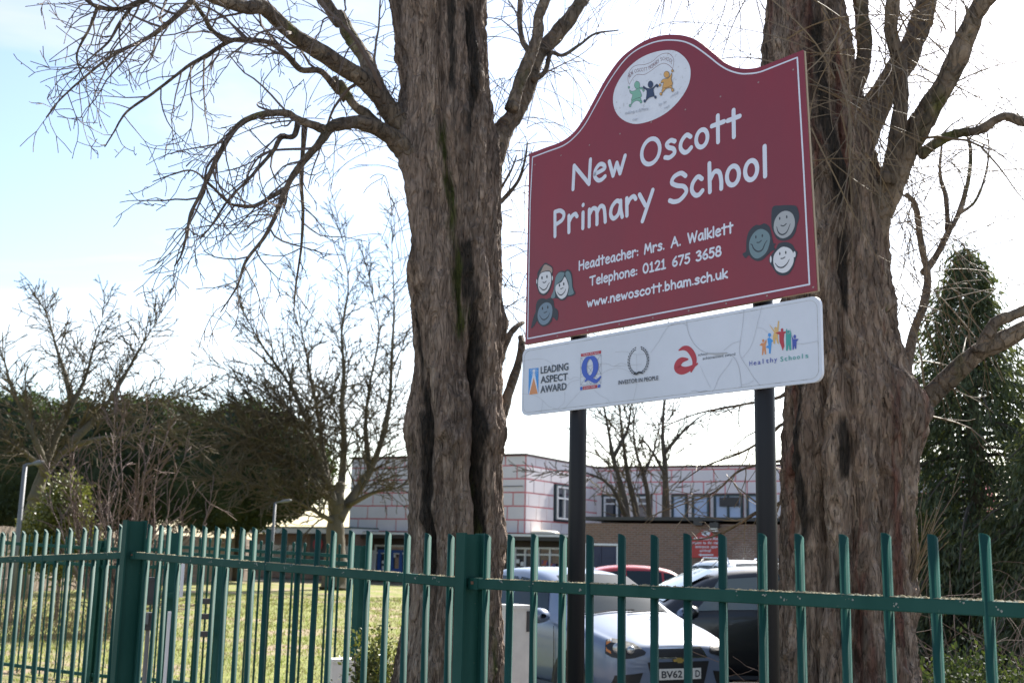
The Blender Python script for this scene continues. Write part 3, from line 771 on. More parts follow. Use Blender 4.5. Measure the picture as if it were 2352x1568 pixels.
# red board
top = T(smooth([(125, 943), (250, 895), (350, 858), (440, 795), (520, 690), (600, 545), (680, 400), (780, 260), (880, 175), (980, 115), (1080, 85), (1170, 78), (1260, 88), (1340, 120), (1430, 185), (1500, 245), (1560, 290), (1630, 318), (1720, 325), (1800, 312), (1900, 275), (2000, 235), (2112, 190)], 4), Z1)
bot = T([(2133, 632), (92, 1010)], Z2)
outline = list(bot[::-1])+list(top[::-1])
b = MB(); b.prism([tuple(p) for p in outline], lambda s, z, t: SP(s, z, t), -.006, .0); rb = b.build('red_board', M['red_board'], sg)
b = MB(); b.prism([tuple(p) for p in outline], lambda s, z, t: SP(s+(.003 if s > .8 else -.0), z-.002, t), -.016, -.0062); b.build('back_panel', M['board_edge'], rb)
lay = Lay(.0006)
bl = T(smooth([(150, 968), (250, 930), (370, 885), (450, 826), (530, 730), (620, 570), (700, 428), (800, 285), (890, 200), (1000, 145), (1090, 122), (1170, 119), (1250, 130), (1330, 165), (1430, 237), (1500, 293), (1570, 335), (1650, 360), (1720, 362), (1800, 350), (1900, 312), (2070, 245)], 4), Z1)
lay.ribbon(bl, .0065)
lay.ribbon(T([(2072, 246), (2115, 1000)], Z1)+T([(2083, 590)], Z2), .0075); lay.ribbon(T([(2083, 590), (110, 970)], Z2), .0065)
lay.ribbon(T([(110, 970)], Z2)+T([(133, 1300), (150, 968)], Z1), .007)
lay.build('border_line', M['letter'], rb)
line_text(lay, [('N', 433, 578), ('e', 588, 686), ('w', 698, 830), ('O', 930, 1087), ('s', 1103, 1195), ('c', 1208, 1312), ('o', 1325, 1435), ('t', 1445, 1550), ('t', 1560, 1665)], (445, 1217), (1615, 834), 198, Z1, .0215)
line_text(lay, [('P', 298, 388), ('r', 400, 480), ('i', 500, 535), ('m', 550, 690), ('a', 702, 808), ('r', 820, 908), ('y', 918, 1030), ('S', 1135, 1282), ('c', 1290, 1395), ('h', 1420, 1535), ('o', 1548, 1665), ('o', 1680, 1798), ('l', 1820, 1862)], (310, 1556), (1845, 1121), 206, Z1, .0215)
line_text(lay, [('Headteacher:', 467, 887), ('Mrs.', 925, 1070), ('A.', 1113, 1185), ('Walklett', 1230, 1550)], (470, 498), (1535, 236), 74, Z2, .0092)
line_text(lay, [('Telephone:', 543, 880), ('0121', 915, 1078), ('675', 1120, 1250), ('3658', 1288, 1468)], (565, 599), (1445, 401), 72, Z2, .0092)
line_text(lay, [('www.newoscott.bham.sch.uk', 525, 1512)], (540, 753), (1495, 551), 68, Z2, .0090)
# oval emblem
M['em_white'] = mat('emblem_white', (.68, .70, .78), .55, var=(.62, .64, .72), vs_=16., spots=(.5, .51, .55), sps=60., spt=.6)
M['em_green'] = mat('emblem_green', (.20, .42, .33), .6); M['em_navy'] = mat('emblem_navy', (.035, .055, .12), .6); M['em_gold'] = mat('emblem_gold', (.60, .33, .11), .6)
M['em_line'] = mat('emblem_line', (.20, .11, .13), .6); M['faded'] = mat('faded_print', (.44, .46, .52), .6)
lay = Lay(.0009)
lay.poly(T(smooth([(1170, 193), (1240, 230), (1285, 290), (1298, 360), (1280, 450), (1220, 550), (1130, 640), (1020, 700), (905, 727), (820, 705), (760, 650), (735, 570), (745, 480), (790, 390), (860, 305), (950, 240), (1060, 200)], 4, True), Z1), 0)
lay.ribbon(T(smooth([(550, 760), (525, 680), (535, 560), (600, 450), (700, 400), (850, 385), (980, 330), (1080, 240), (1180, 185), (1290, 185), (1360, 250), (1380, 340), (1360, 470)], 4), ZE), .0022, 4)
lay.ribbon(T(smooth([(1360, 470), (1290, 400), (1190, 365), (1080, 410), (960, 500), (830, 575), (700, 575), (620, 640), (550, 760)], 4), ZE), .0022, 4)
path = smooth([(552, 648), (610, 572), (690, 530), (790, 512), (890, 497), (960, 462), (1050, 395), (1120, 335), (1190, 305), (1250, 310), (1310, 340), (1345, 385)], 8)
ds = np.r_[0, np.cumsum(np.linalg.norm(np.diff(path, axis=0), axis=1))]
txt = 'NEW OSCOTT PRIMARY SCHOOL'; tot = sum(G[c][0]+.12 for c in txt); x = 0
for ch in txt:
    k = ds[-1]/tot; c0 = np.array([np.interp(x*k, ds, path[:, 0]), np.interp(x*k, ds, path[:, 1])]); x1 = x+G[ch][0]
    c1 = np.array([np.interp(x1*k, ds, path[:, 0]), np.interp(x1*k, ds, path[:, 1])]); t_ = (c1-c0)/(np.linalg.norm(c1-c0)+1e-6)
    nrm = np.array([t_[1]*.55, -1.]); 
    def f(gx, gy, c0=c0, t_=t_, nrm=nrm, k=k):
        p = c0+t_*gx*k+nrm*gy*58; return S(ZE[0]+p[0]/ZE[2], ZE[1]+p[1]/ZE[2])
    glyph(lay, ch, f, .0021, 4); x = x1+.12
def fig(col, polys, circ):
    for P in polys:
        q = T(smooth(P, 3, True), ZE); lay.poly(q, col); lay.ribbon(q, .0016, 5, closed=True)
    for c in circ:
        q = T(ell(*c), ZE); lay.poly(q, col); lay.ribbon(q, .0016, 5, closed=True)
fig(1, [[(600, 1060), (750, 1005), (770, 1060), (750, 1080), (690, 1062), (630, 1090), (590, 1140)], [(555, 860), (590, 885), (650, 875), (730, 820), (790, 812), (800, 850), (740, 850), (762, 900), (782, 985), (690, 1020), (590, 1060), (602, 1000), (610, 945), (570, 925)]],
    [(697, 772, 52, 72), (543, 815, 17, 23), (817, 870, 18, 24), (567, 1155, 20, 27), (770, 1082, 20, 30)])
fig(2, [[(820, 800), (850, 815), (900, 835), (980, 830), (1060, 755), (1078, 775), (1005, 850), (1025, 980), (1000, 985), (920, 1010), (865, 1060), (880, 880), (815, 835)]],
    [(950, 762, 48, 66), (825, 815, 16, 22), (1080, 792, 18, 24), (843, 1070, 20, 28), (1043, 1000, 18, 28)])
fig(3, [[(1180, 835), (1340, 780), (1345, 830), (1290, 825), (1230, 850), (1170, 920)], [(1145, 735), (1160, 690), (1200, 660), (1270, 650), (1320, 600), (1345, 545), (1352, 600), (1340, 670), (1360, 770), (1180, 835), (1190, 770), (1195, 720)]],
    [(1253, 577, 52, 62), (1363, 508, 20, 24), (1128, 775, 18, 26), (1148, 940, 22, 28), (1365, 865, 22, 34)])
for tx, p0, ang, step, h in (('making a differe', (480, 1325), -.20, 34, 52), ('by le', (1110, 1165), -.42, 36, 46), ('rning', (1330, 1020), -.66, 38, 44), ('our', (620, 1440), -.12, 36, 46), ('net', (1215, 1225), -.40, 38, 44)):
    px, py = p0
    for ch in tx:
        adv = (G[ch][0]+.14)*step*1.3
        glyph(lay, ch, lambda gx, gy, px=px, py=py: S(ZE[0]+(px+gx*step*1.3)/ZE[2], ZE[1]+(py+gx*step*1.3*math.tan(ang)-gy*h)/ZE[2]), .0022, 6)
        px += adv; py += adv*math.tan(ang)
lay.build('emblem', [M['em_white'], M['em_green'], M['em_navy'], M['em_gold'], M['em_line'], M['ink'], M['faded']], rb)
# drawn children's faces
M['f_white'] = mat('face_white', (.64, .64, .68), .55); M['f_grey'] = mat('face_grey', (.36, .37, .39), .55); M['f_teal'] = mat('face_teal', (.15, .22, .25), .55)
M['f_blue'] = mat('face_bluegrey', (.17, .23, .30), .55); M['f_tan'] = mat('face_tan', (.36, .27, .24), .55)
FM = [M['ink'], M['f_white'], M['f_grey'], M['f_teal'], M['f_blue'], M['f_tan']]
def face(z, ink, fills, eyes, nose, smile, ears=(), sw=.0042):
    lay = Lay(.0009)
    lay.poly(T(smooth(ink, 4, True), z), 0)
    for P, c in fills: lay.poly(T(smooth(P, 4, True), z), c)
    for e in ears: lay.poly(T(ell(*e), z), 1)
    k = z[2]/8.25
    for e in eyes: lay.poly(T(ell(e[0], e[1], 15*k, 33*k), z), 0)
    lay.ribbon(T(smooth(nose, 4), z), sw, 0)
    P = T(smooth(smile, 4), z); n = len(P); lay.ribbon(P, sw*(.45+.9*np.sin(np.linspace(.1, math.pi-.1, n))), 0)
    lay.build('face_drawing', FM, rb)
face(ZF1, [(205, 330), (340, 150), (420, 165), (500, 220), (520, 300), (505, 390), (525, 440), (505, 510), (490, 600), (440, 720), (370, 800), (300, 810), (230, 760), (190, 640), (165, 560), (180, 470), (200, 440)],
     [([(280, 350), (430, 320), (475, 380), (480, 520), (440, 660), (380, 745), (310, 775), (240, 720), (210, 600), (225, 450)], 1), ([(215, 400), (270, 320), (340, 185), (420, 195), (500, 255), (495, 350), (440, 300), (350, 310), (270, 340)], 5)],
     [(293, 450), (395, 425)], [(310, 540), (345, 550), (380, 520)], [(235, 635), (270, 665), (320, 700), (380, 670), (420, 590), (450, 548)], [(185, 525, 10, 50), (507, 455, 10, 50)])
face(ZF1, [(470, 870), (520, 740), (560, 480), (610, 360), (690, 305), (760, 310), (820, 275), (890, 320), (920, 450), (935, 650), (985, 770), (900, 830), (820, 840), (760, 900), (680, 915), (600, 870)],
     [([(475, 855), (540, 680), (570, 450), (640, 345), (720, 335), (755, 365), (700, 490), (590, 590), (560, 680), (560, 850)], 3), ([(775, 350), (820, 310), (870, 350), (900, 460), (915, 640), (945, 770), (830, 805), (850, 680), (835, 530), (790, 440)], 3), ([(765, 430), (830, 580), (835, 680), (790, 820), (700, 885), (620, 830), (570, 700), (590, 600), (700, 530)], 1)],
     [(652, 603), (742, 577)], [(675, 675), (700, 670), (730, 655)], [(610, 740), (650, 795), (700, 800), (760, 740), (782, 680)])
face(ZF1, [(65, 1480), (120, 1250), (160, 1150), (170, 1000), (220, 900), (310, 870), (380, 890), (460, 860), (530, 920), (545, 1050), (610, 1110), (630, 1220), (600, 1335), (520, 1260), (480, 1360), (400, 1430), (300, 1450), (220, 1390), (190, 1340), (130, 1440)],
     [([(385, 955), (470, 990), (505, 1090), (490, 1240), (420, 1370), (320, 1420), (240, 1370), (200, 1240), (225, 1100), (290, 1000)], 4)],
     [(302, 1078), (412, 1055)], [(330, 1165), (360, 1163), (395, 1140)], [(240, 1220), (290, 1295), (350, 1310), (420, 1250), (450, 1170)])
face(ZF2, [(635, 520), (650, 210), (800, 170), (1000, 165), (1090, 200), (1130, 370), (1090, 520), (1060, 650), (980, 760), (860, 800), (740, 770), (670, 650)],
     [([(890, 265), (1000, 310), (1050, 430), (1040, 560), (960, 700), (830, 755), (720, 690), (675, 570), (700, 420), (780, 310)], 2)],
     [(782, 402), (908, 374)], [(805, 525), (850, 535), (900, 495)], [(728, 550), (760, 650), (830, 690), (910, 640), (970, 500)])
face(ZF2, [(120, 1030), (180, 980), (190, 780), (240, 620), (350, 520), (430, 520), (510, 490), (600, 550), (640, 700), (670, 840), (710, 850), (680, 900), (700, 960), (640, 980), (560, 1060), (470, 1140), (380, 1160), (290, 1120), (230, 1060), (170, 1110)],
     [([(430, 590), (540, 620), (605, 710), (600, 850), (530, 1020), (390, 1115), (290, 1070), (240, 950), (245, 800), (320, 660)], 3)],
     [(357, 732), (473, 708)], [(375, 830), (415, 828), (455, 795)], [(260, 860), (290, 870), (320, 940), (390, 990), (470, 960), (520, 850), (560, 790)])
face(ZF2, [(590, 1130), (640, 1040), (720, 930), (760, 850), (880, 820), (1000, 860), (1060, 960), (1100, 1010), (1060, 1150), (1020, 1280), (940, 1390), (840, 1420), (740, 1390), (670, 1290), (620, 1220)],
     [([(850, 905), (980, 950), (1030, 1060), (1020, 1200), (940, 1330), (830, 1370), (720, 1320), (670, 1190), (680, 1060), (750, 960)], 1)],
     [(784, 1028), (891, 1007)], [(805, 1115), (840, 1112), (875, 1090)], [(700, 1200), (760, 1265), (840, 1270), (910, 1210), (955, 1130)], [(622, 1130, 16, 62), (1045, 1040, 22, 55)])
for x, y in ((168, 1022), (357, 955), (563, 880), (785, 798), (1012, 714), (1260, 623), (1515, 528), (1790, 425), (2043, 333)):
    s, z = S(Z1[0]+x/Z1[2], Z1[1]+y/Z1[2]); lay = Lay(.001); lay.poly([(s+.005*math.cos(a), z+.004*math.sin(a)) for a in np.arange(8)*.785]); lay.build('screw', M['screw'], rb)
for x, y in ((318, 952), (530, 912), (752, 869), (987, 824), (1238, 775), (1500, 724), (1786, 670), (2110, 610)):
    s, z = S(Z2[0]+x/Z2[2], Z2[1]+y/Z2[2]); lay = Lay(.001); lay.poly([(s+.005*math.cos(a), z+.004*math.sin(a)) for a in np.arange(8)*.785]); lay.build('screw', M['screw'], rb)
# white award board
s0, s1 = S(1305, 960)[0], S(2053, 850)[0]; wz1, wz0 = EYE+.999, EYE+.6627; rr = .038
P = []
for cx_, cz_, a0 in ((s1-rr, wz1-rr, 0), (s0+rr, wz1-rr, 90), (s0+rr, wz0+rr, 180), (s1-rr, wz0+rr, 270)):
    for k in range(6): a = R(a0+18*k); P.append((cx_+rr*math.cos(a), cz_+rr*math.sin(a)))
b = MB(); b.prism(P, lambda s, z, t: SP(s, z, t), -.014, .0); wb = b.build('award_board', M['white_board'], sg)
M['rim'] = mat('board_rim', (.40, .40, .40), .6, var=(.16, .15, .14), vs_=25., vr=(.48, .6))
lay = Lay(.0005); c = np.array([(s0+s1)/2, (wz0+wz1)/2])
lay.ribbon([(c+(np.array(p)-c)*[1-.014/(s1-s0)*2, 1-.014/(wz1-wz0)*2]) for p in P], .0016, 0, closed=True); lay.build('rim_line', M['rim'], wb)
lay = Lay(.0006)
for pts in ([(40, 305), (250, 275), (380, 290), (490, 360)], [(30, 790), (150, 795), (260, 830), (340, 890), (420, 970), (520, 1000), (600, 1030)], [(340, 885), (310, 1075)], [(900, 740), (720, 930), (660, 1000), (620, 1025)],
            [(1090, 730), (1180, 810), (1280, 860), (1310, 900), (1325, 940)], [(700, 540), (740, 580), (800, 545), (880, 555)], [(690, 670), (760, 610), (880, 580)], [(1195, 500), (1300, 440), (1440, 412), (1560, 440), (1640, 500), (1700, 560)],
            [(1195, 345), (1300, 350), (1380, 385), (1480, 340), (1590, 360)], [(1380, 385), (1600, 370), (1790, 355)], [(1715, 220), (1720, 400), (1718, 500)], [(1725, 580), (1715, 680), (1670, 880)], [(2060, 0), (1920, 190)],
            [(660, 760), (650, 920), (560, 1000)], [(1400, 175), (1560, 170), (1700, 210), (1850, 205)]):
    lay.ribbon(T(smooth(pts, 4), ZW1), .0011)
for pts, w_ in (([(378, 350), (385, 440), (420, 560), (490, 680), (580, 760), (670, 803)], .0021), ([(670, 803), (780, 805), (860, 800), (940, 797)], .006), ([(700, 806), (800, 822), (880, 812)], .004), ([(940, 797), (1010, 830), (1080, 920), (1120, 1060), (1145, 1275)], .0018),
                ([(1015, 870), (960, 970), (830, 1140), (780, 1270), (735, 1340)], .0014), ([(1178, 195), (1160, 420), (1130, 620), (1115, 780), (1150, 880), (1230, 1000), (1310, 1130), (1400, 1240)], .0015), ([(1430, 150), (1370, 380), (1330, 540), (1270, 720), (1155, 870)], .0012),
                ([(1125, 630), (1010, 670), (900, 760)], .0012), ([(1360, 440), (1440, 455), (1520, 515)], .001), ([(1930, 670), (2060, 660), (2215, 630)], .0012), ([(0, 610), (130, 420), (290, 380), (385, 410)], .0012), ([(570, 980), (640, 1140), (715, 1285)], .001), ([(1150, 1240), (1230, 1230), (1320, 1180)], .001),
                ([(440, 1335), (500, 1322), (560, 1340), (640, 1322), (700, 1335)], .0014)):
    lay.ribbon(T(smooth(pts, 4), ZW2), w_)
lay.build('cracks', M['crack'], wb, kind='stuff')
M['l_blue'] = mat('logo_blue', (.06, .28, .68), .55); M['l_orange'] = mat('logo_orange', (.62, .26, .12), .55); M['l_grey'] = mat('logo_slate', (.06, .075, .10), .55)
M['l_q'] = mat('logo_royal', (.05, .11, .48), .55); M['l_red'] = mat('logo_red', (.42, .04, .06), .55); M['l_mesh'] = mat('logo_mesh', (.34, .36, .42), .55)
M['l_yel'] = mat('logo_yellow', (.66, .42, .16), .55); M['l_teal'] = mat('logo_teal', (.05, .33, .30), .55); M['l_ind'] = mat('logo_indigo', (.06, .09, .38), .55)
lay = Lay(.0009)
lay.poly(T([(132, 420), (275, 405), (270, 780), (125, 800)], ZW1), 0); lay.poly(T([(192, 480), (220, 478), (270, 785), (130, 802)], ZW1), 1); lay.poly(T([(205, 545), (264, 786), (137, 800)], ZW1), 2)
lay.poly(T(ell(207, 452, 22, 26), ZW1), 1)
for k in range(14):
    a = k*2*math.pi/14; lay.ribbon(T([(207+30*math.cos(a), 452+30*math.sin(a)), (207+58*math.cos(a), 452+(45 if math.sin(a) < 0 else 85)*math.sin(a))], ZW1), .0014, 1, cap=False)
for t_, p0, p1 in (('LEADING', (308, 492), (716, 436)), ('ASPECT', (306, 633), (705, 584)), ('AWARD', (304, 776), (688, 726))): print_text(lay, t_, p0, p1, 100, ZW1, 3, .02)
lay.build('leading_aspect_logo', [M['l_blue'], M['letter'], M['l_orange'], M['l_grey']], wb)
lay = Lay(.0009)
lay.poly(T([(897, 202), (1195, 152), (1193, 198), (897, 245)], ZW1), 1)
print_text(lay, 'The Basic Skills Agency', (925, 226), (1165, 188), 20, ZW1, 3)
fq = [(895, 262), (1195, 212), (1192, 635), (892, 665)]
for a, b_ in list(zip(fq, fq[1:]+fq[:1]))+[((895, 262), (1192, 635)), ((1195, 212), (892, 665)), ((895, 400), (1192, 350)), ((894, 540), (1192, 490)), ((1045, 237), (892, 520)), ((1045, 237), (1192, 490)), ((1042, 650), (894, 400)), ((1042, 650), (1194, 350)), ((990, 300), (990, 650)), ((1090, 280), (1090, 640))]:
    lay.ribbon(T([a, b_], ZW1), .0019, 2, cap=False)
an = np.linspace(0, 2*math.pi, 40, endpoint=False)
cl = np.array([(1033+86*math.cos(a), 398-12*math.cos(a)+142*math.sin(a)) for a in an])
lay.ribbon(T(cl, ZW1), .013+.022*np.abs(np.cos(an)), 0, closed=True)
tl = smooth([(962, 605), (1000, 566), (1050, 575), (1100, 602), (1140, 595), (1188, 540)], 5)
lay.ribbon(T(tl, ZW1), .006+.014*np.sin(np.linspace(.1, 2.9, len(tl))), 0)
lay.poly(T([(930, 680), (1140, 655), (1140, 702), (930, 730)], ZW1), 1); lay.poly(T([(890, 688), (920, 684), (920, 732), (890, 736)], ZW1), 0); lay.poly(T([(1152, 655), (1186, 650), (1184, 696), (1150, 701)], ZW1), 0)
print_text(lay, 'QUALITY MARK', (945, 716), (1112, 692), 22, ZW1, 3)
lay.build('quality_mark_logo', [M['l_q'], M['l_red'], M['l_mesh'], M['letter']], wb)
lay = Lay(.0009)
for sgn in (-1, 1):
    for k in range(12):
        a = R(-72+k*12.5)
        for rr_, o in ((1.06, 0), (.92, 5)):
            aa = a+R(o); x = 1745+sgn*145*rr_*math.cos(aa); y = 305+195*rr_*math.sin(aa)-(x-1745)*.1
            tx, ty = -sgn*math.sin(aa)*13, math.cos(aa)*19
            lay.ribbon(T([(x-tx*.5, y-ty*.5), (x+tx*.5, y+ty*.5)], ZW1), .0048)
lay.ribbon(T(smooth([(1692, 488), (1720, 500), (1755, 475), (1798, 480)], 4), ZW1), .009)
print_text(lay, 'INVESTOR IN PEOPLE', (1455, 656), (2045, 583), 58, ZW1, 0, .012)
lay.build('investor_logo', M['ink'], wb)
lay = Lay(.0009)
c_ = smooth([(268, 757), (330, 728), (395, 740), (450, 800), (482, 880), (478, 960), (438, 1055)], 6)
lay.ribbon(T(c_, ZW2), .004+.024*np.sin(np.linspace(.05, 3.0, len(c_)))**.8, 0)
c_ = smooth([(390, 883), (310, 895), (258, 945), (250, 1005), (310, 1040), (400, 1022), (525, 945)], 6)
lay.ribbon(T(c_, ZW2), .004+.036*np.sin(np.linspace(.1, 3.05, len(c_)))**.9, 0)
print_text(lay, 'school', (535, 840), (665, 824), 38, ZW2, 1); print_text(lay, 'achievement award', (600, 893), (1055, 829), 40, ZW2, 1)
lay.build('achievement_logo', [M['l_red'], M['l_grey']], wb)
lay = Lay(.0009)
for mi, P, h in ((0, [(1395, 688), (1425, 655), (1460, 655), (1490, 600), (1495, 640), (1480, 690), (1490, 815), (1470, 815), (1460, 750), (1445, 825), (1428, 825), (1435, 700)], (1448, 625, 16, 22)),
                 (1, [(1505, 600), (1530, 575), (1560, 600), (1590, 625), (1565, 650), (1560, 700), (1550, 805), (1530, 805), (1525, 735), (1485, 715), (1495, 700), (1520, 690)], (1535, 545, 21, 29)),
                 (2, [(1530, 395), (1550, 415), (1600, 480), (1640, 470), (1655, 345), (1672, 350), (1660, 500), (1650, 560), (1665, 670), (1645, 660), (1620, 580), (1610, 670), (1592, 665), (1580, 570), (1600, 510)], (1620, 455, 18, 24)),
                 (3, [(1615, 515), (1680, 495), (1740, 495), (1800, 490), (1745, 525), (1735, 600), (1740, 650), (1745, 700), (1720, 765), (1700, 700), (1675, 640), (1672, 540)], (1712, 475, 18, 25)),
                 (4, [(1768, 470), (1782, 455), (1790, 530), (1828, 520), (1818, 450), (1842, 520), (1835, 600), (1842, 760), (1815, 755), (1805, 680), (1790, 765), (1768, 765), (1765, 560)], (1805, 500, 15, 22)),
                 (5, [(1845, 545), (1870, 600), (1910, 600), (1945, 600), (1915, 640), (1910, 740), (1895, 740), (1885, 690), (1875, 750), (1858, 750), (1855, 640)], (1890, 568, 19, 27))):
    lay.poly(T(P, ZW2), mi); lay.poly(T(ell(*h), ZW2), mi)
def spaced(txt, p0, p1, cap, mi):
    n = len(txt)
    for k, ch in enumerate(txt):
        t0, t1 = (k+.12)/n, (k+.80 if ch not in 'l' else k+.30)/n
        if ch == 'l': t0 += .2/n; t1 += .2/n
        a = (p0[0]+(p1[0]-p0[0])*t0, p0[1]+(p1[1]-p0[1])*t0); b_ = (p0[0]+(p1[0]-p0[0])*t1, p0[1]+(p1[1]-p0[1])*t1)
        print_text(lay, ch, a, b_, cap, ZW2, mi, .006)
spaced('Healthy', (1250, 978), (1655, 912), 66, 5); spaced('Schools', (1684, 917), (2092, 860), 66, 4)
lay.build('healthy_schools_logo', [M['l_orange'], M['l_blue'], M['l_yel'], M['l_red'], M['l_teal'], M['l_ind']], wb)
# ---------------------------------------------------------------- trees
def bark_mat(name, a, b_, c, moss, dark, sv=.22, fine=26., bump=.9, mossamt=.62, red=None):
    m = bpy.data.materials.new(name); m.use_nodes = True
    n = m.node_tree.nodes; l = m.node_tree.links; b = n['Principled BSDF']
    b.inputs['Roughness'].default_value = .92; b.inputs['Specular IOR Level'].default_value = .25
    g = n.new('ShaderNodeNewGeometry')
    def tex(scale, st, det=7., dist=0.):
        mp = n.new('ShaderNodeMapping'); l.new(g.outputs['Position'], mp.inputs[0]); mp.inputs['Scale'].default_value = st
        t = n.new('ShaderNodeTexNoise'); l.new(mp.outputs[0], t.inputs['Vector']); t.inputs['Scale'].default_value = scale
        t.inputs['Detail'].default_value = det; t.inputs['Roughness'].default_value = .65; t.inputs['Distortion'].default_value = dist
        return t.outputs[0]
    def rng(sock, lo, hi):
        r = n.new('ShaderNodeMapRange'); l.new(sock, r.inputs[0]); r.inputs[1].default_value = lo; r.inputs[2].default_value = hi
        return r.outputs[0]
    def mix(f, x, y):
        mx = n.new('ShaderNodeMix'); mx.data_type = 'RGBA'; l.new(f, mx.inputs[0])
        for s_, i in ((x, 6), (y, 7)):
            if isinstance(s_, tuple): mx.inputs[i].default_value = (*s_, 1)
            else: l.new(s_, mx.inputs[i])
        return mx.outputs[2]
    col = mix(rng(tex(5., (1, 1, sv)), .38, .62), a, b_)
    col = mix(rng(tex(fine, (1, 1, sv), 8., .6), .45, .66), col, c)
    if red is not None: col = mix(rng(tex(3.2, (1.6, 1.6, .10), 3.), .56, .64), col, red)
    col = mix(rng(tex(fine*1.6, (1, 1, sv*.8), 8., .8), .56, .68), col, dark)
    col = mix(rng(tex(2.1, (1, 1, .35), 6.), mossamt, mossamt+.10), col, moss)
    def vor(scale, st, feat):
        mp = n.new('ShaderNodeMapping'); l.new(g.outputs['Position'], mp.inputs[0]); mp.inputs['Scale'].default_value = st
        w_ = n.new('ShaderNodeTexNoise'); w_.inputs['Scale'].default_value = 9; w_.inputs['Detail'].default_value = 4; l.new(mp.outputs[0], w_.inputs['Vector'])
        ad = n.new('ShaderNodeVectorMath'); ad.operation = 'MULTIPLY_ADD'; l.new(w_.outputs['Color'], ad.inputs[0]); ad.inputs[1].default_value = (.12, .12, .12); l.new(mp.outputs[0], ad.inputs[2])
        v = n.new('ShaderNodeTexVoronoi'); v.feature = feat; v.inputs['Scale'].default_value = scale; l.new(ad.outputs[0], v.inputs['Vector'])
        return v
    big = mix(rng(tex(2.2, (1.8, 1.8, .14), 4.), .40, .60), (.62, .60, .60), (1.15, 1.13, 1.12))
    cellv = n.new('ShaderNodeSeparateColor'); l.new(vor(fine*.9, (1, 1, sv), 'F1').outputs['Color'], cellv.inputs[0])
    pl = mix(cellv.outputs[0], (.70, .70, .70), (1.3, 1.28, 1.25))
    for k_ in (big, pl):
        mm = n.new('ShaderNodeMix'); mm.data_type = 'RGBA'; mm.blend_type = 'MULTIPLY'; mm.inputs[0].default_value = 1.; l.new(col, mm.inputs[6]); l.new(k_, mm.inputs[7]); col = mm.outputs[2]
    at = n.new('ShaderNodeAttribute'); at.attribute_name = 'growth'; sc_ = n.new('ShaderNodeSeparateColor'); l.new(at.outputs['Color'], sc_.inputs[0])
    col = mix(sc_.outputs[2], col, mix(rng(tex(fine*2, (1, 1, sv), 7.), .4, .65), (.30, .225, .18), (.20, .145, .11)))
    col = mix(sc_.outputs[1], col, mix(rng(tex(fine*2, (1, 1, sv), 7.), .4, .65), (.022, .019, .016), (.06, .045, .036)))
    col = mix(sc_.outputs[0], col, mix(rng(tex(fine*2, (1, 1, .6), 7.), .4, .65), (.045, .055, .014), (.095, .10, .028)))
    l.new(col, b.inputs['Base Color'])
    ed = rng(vor(fine*.9, (1, 1, sv), 'DISTANCE_TO_EDGE').outputs['Distance'], 0., .22)
    b2 = n.new('ShaderNodeBump'); b2.inputs['Strength'].default_value = .9; b2.inputs['Distance'].default_value = .02; l.new(ed, b2.inputs['Height'])
    bn = n.new('ShaderNodeBump'); l.new(b2.outputs[0], bn.inputs['Normal']); bn.inputs['Strength'].default_value = bump; bn.inputs['Distance'].default_value = .03
    l.new(tex(fine, (1, 1, sv*.9), 9., .6), bn.inputs['Height']); l.new(bn.outputs[0], b.inputs['Normal'])
    return m
M['bark1'] = bark_mat('bark_left', (.19, .138, .107), (.265, .198, .158), (.35, .28, .23), (.075, .078, .03), (.045, .035, .03), .20, 32., 1., .66)
M['bark2'] = bark_mat('bark_right', (.185, .135, .105), (.25, .188, .15), (.335, .272, .222), (.07, .072, .035), (.04, .032, .027), .24, 27., 1., .68, red=(.17, .085, .066))
M['limb1'] = bark_mat('bark_limb', (.13, .10, .08), (.20, .16, .12), (.15, .12, .09), (.10, .10, .035), (.05, .04, .033), .6, 18., .6, .60)
M['twig1'] = mat('twig_brown', (.085, .062, .058), .8, var=(.14, .105, .085), vs_=3.)
M['twig2'] = mat('twig_straw', (.20, .145, .085), .7, var=(.13, .095, .065), vs_=3.)
M['twig3'] = mat('twig_olive', (.22, .175, .11), .85, var=(.13, .105, .07), vs_=2.)
M['twig4'] = mat('twig_pink', (.30, .215, .19), .8, var=(.20, .14, .12), vs_=3.)
M['far_bark'] = mat('far_bark', (.13, .105, .07), .9, var=(.08, .07, .05), vs_=1.6, stretch=(1, 1, .4), bump=.5, bs=8.)
M['far_dark'] = mat('far_bark_dark', (.085, .07, .055), .9, var=(.055, .045, .036), vs_=1.6)

